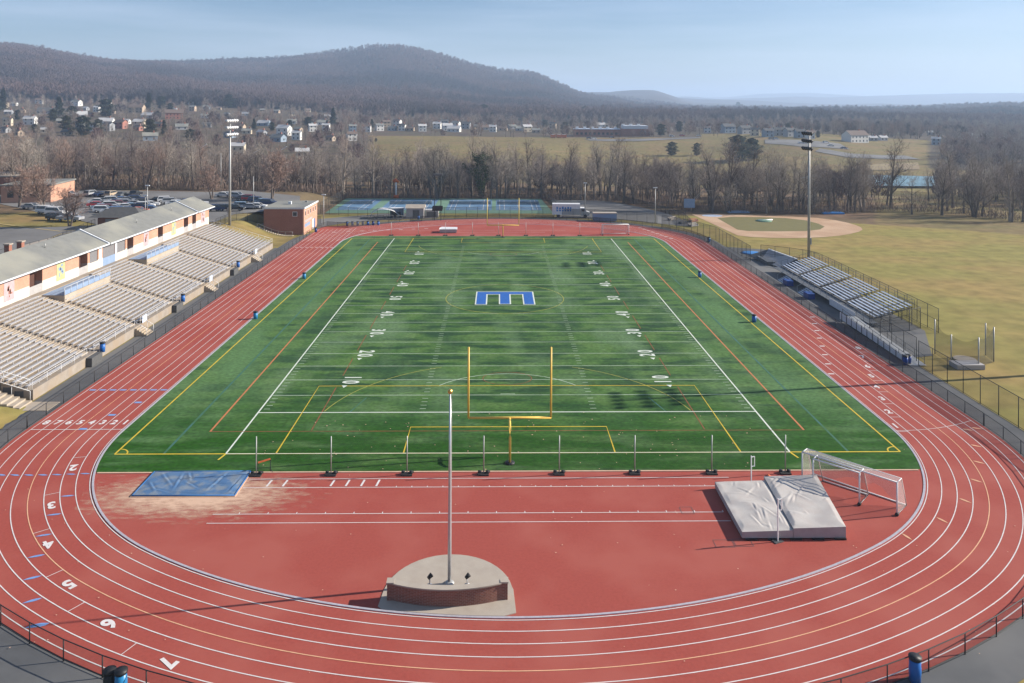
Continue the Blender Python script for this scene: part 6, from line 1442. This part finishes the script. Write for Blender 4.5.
# ------------------------------------------------------------------ pond, stream edge, far roads and fields
def drape(name, uvs, m, label, lift=.25, kind='structure', n=10):
    P_ = [at_ground(u, v, 240) for u, v in uvs]; cx = sum(p[0] for p in P_)/len(P_); cy = sum(p[1] for p in P_)/len(P_)
    # subdivide outline and fan so that it follows the ground
    out = []
    for i in range(len(P_)):
        a, b = P_[i], P_[(i+1)%len(P_)]
        for k in range(n): out.append((a[0]+(b[0]-a[0])*k/n, a[1]+(b[1]-a[1])*k/n))
    m_ = MB(); rings = 8; vs = []
    for r_ in range(rings+1):
        f_ = r_/rings
        for x, y in out: X_ = cx+(x-cx)*f_; Y_ = cy+(y-cy)*f_; vs.append((X_, Y_, H1(X_,Y_)+lift))
    L_ = len(out); m_.add(vs, [(r_*L_+i, r_*L_+(i+1)%L_, (r_+1)*L_+(i+1)%L_, (r_+1)*L_+i) for r_ in range(rings) for i in range(L_)])
    return tag(m_.build(name, m), label, kind=kind)
water = mat('pond_ice', (.16,.27,.30), .35, (.11,.22,.26), .12, .8, spec=.5)
p1, p2 = at_ground(868,183,240), at_ground(934,181,240)
mb = MB(); cxp, cyp = (p1[0]+p2[0])/2-6, (p1[1]+p2[1])/2-3; zl = H1(cxp, cyp)+1.0
mb.poly([(cxp+38*math.cos(a)*(1+.12*math.sin(3*a)), cyp+30*math.sin(a)*(1+.1*math.cos(2*a)), 0) for a in [i*math.pi/24 for i in range(48)]], zl); tag(mb.build('pond', water), 'pale blue frozen pond beyond the trees at the right', kind='structure')
bank_ = mat('pond_bank', (.20,.14,.085), .95, (.26,.21,.10), .15)
drape('far_road', [(765,140),(840,144),(850,150),(800,147),(765,144)], M['asphalt2'], 'road past the houses at the right')
drape('field_track', [(820,149),(850,154),(905,156),(920,160),(850,158),(815,152)], M['asphalt2'], 'track crossing the fields at the right')
drape('brown_field', [(845,166),(918,163),(920,170),(860,171)], bank_, 'brown meadow above the pond')
drape('school_drive', [(585,139.5),(650,139),(700,137.5),(700,138.6),(640,141.5),(590,141)], M['asphalt2'], 'dark drive in front of the long low school')
# ------------------------------------------------------------------ haze, sky, sun, camera

mb = MB(); mb.box(-9500,10500,-500,13300,-30,262)
hm = bpy.data.materials.new('haze_air'); hm.use_nodes = True; nt = hm.node_tree; nt.nodes.remove(nt.nodes['Principled BSDF'])
pv = nt.nodes.new('ShaderNodeVolumePrincipled'); pv.inputs['Color'].default_value = (.56,.73,.98,1); pv.inputs['Density'].default_value = HAZE; pv.inputs['Anisotropy'].default_value = .2
nt.links.new(pv.outputs[0], nt.nodes['Material Output'].inputs['Volume'])
tag(mb.build('haze', hm), 'thin bluish winter haze over the valley', kind='stuff')
w = bpy.data.worlds.new('World'); sc.world = w; w.use_nodes = True; nt = w.node_tree; n = nt.nodes; l = nt.links
SE, SA = 26.6, 81.0
sky = n.new('ShaderNodeTexSky'); sky.sky_type = 'NISHITA'; sky.sun_disc = False; sky.sun_elevation = R(SE); sky.sun_rotation = R(SA); sky.air_density = 1.0; sky.dust_density = .5; sky.ozone_density = 2.5
bg = n['Background']; bg.inputs['Strength'].default_value = SKY
tcn = n.new('ShaderNodeTexCoord'); mp = n.new('ShaderNodeMapping'); mp.inputs['Scale'].default_value = (1.2,1.2,14); mp.inputs['Rotation'].default_value = (0,.06,0); l.new(tcn.outputs['Generated'], mp.inputs['Vector'])
no = n.new('ShaderNodeTexNoise'); no.inputs['Scale'].default_value = 1.3; no.inputs['Detail'].default_value = 6; no.inputs['Roughness'].default_value = .55; l.new(mp.outputs[0], no.inputs['Vector'])
rr = n.new('ShaderNodeMapRange'); rr.inputs['From Min'].default_value = .42; rr.inputs['From Max'].default_value = .75; rr.inputs['To Max'].default_value = .42; l.new(no.outputs['Fac'], rr.inputs['Value'])
mx = n.new('ShaderNodeMix'); mx.data_type = 'RGBA'; l.new(rr.outputs[0], mx.inputs['Factor']); l.new(sky.outputs[0], mx.inputs['A']); mx.inputs['B'].default_value = CLOUD; 
tn_ = n.new('ShaderNodeVectorMath'); tn_.operation = 'MULTIPLY'; tn_.inputs[1].default_value = TINT; l.new(mx.outputs['Result'], tn_.inputs[0]); l.new(tn_.outputs[0], bg.inputs['Color'])
sl_ = bpy.data.lights.new('sun', 'SUN'); sl_.energy = SUN; sl_.angle = R(.53); sl_.color = (1,.92,.81)
so_ = link(bpy.data.objects.new('sun', sl_)); sd = Vector((math.sin(R(SA))*math.cos(R(SE)), math.cos(R(SA))*math.cos(R(SE)), math.sin(R(SE)))); so_.rotation_euler = sd.to_track_quat('Z', 'Y').to_euler(); so_.location = (60,20,80)
cam = bpy.data.cameras.new('camera'); co = link(bpy.data.objects.new('camera', cam)); sc.camera = co
cam.sensor_width = 36; cam.lens = F/1024*36; cam.shift_y = (V0-341.5)/1024; cam.clip_start = .5; cam.clip_end = 40000
co.matrix_world = Matrix.Translation((CX,CY,CH)) @ Matrix.Rotation(-YAW, 4, 'Z') @ Matrix.Rotation(math.pi/2, 4, 'X') @ Matrix.Rotation(ROLL, 4, 'Z')
sc.view_settings.view_transform = 'Standard'; sc.view_settings.look = 'None'; sc.view_settings.gamma = 1; sc.view_settings.exposure = EXPO
sc.cycles.max_bounces = 6; sc.cycles.transparent_max_bounces = 24; sc.cycles.diffuse_bounces = 2; sc.cycles.volume_bounces = 1; sc.cycles.use_denoising = True; sc.cycles.caustics_reflective = False; sc.cycles.caustics_refractive = False
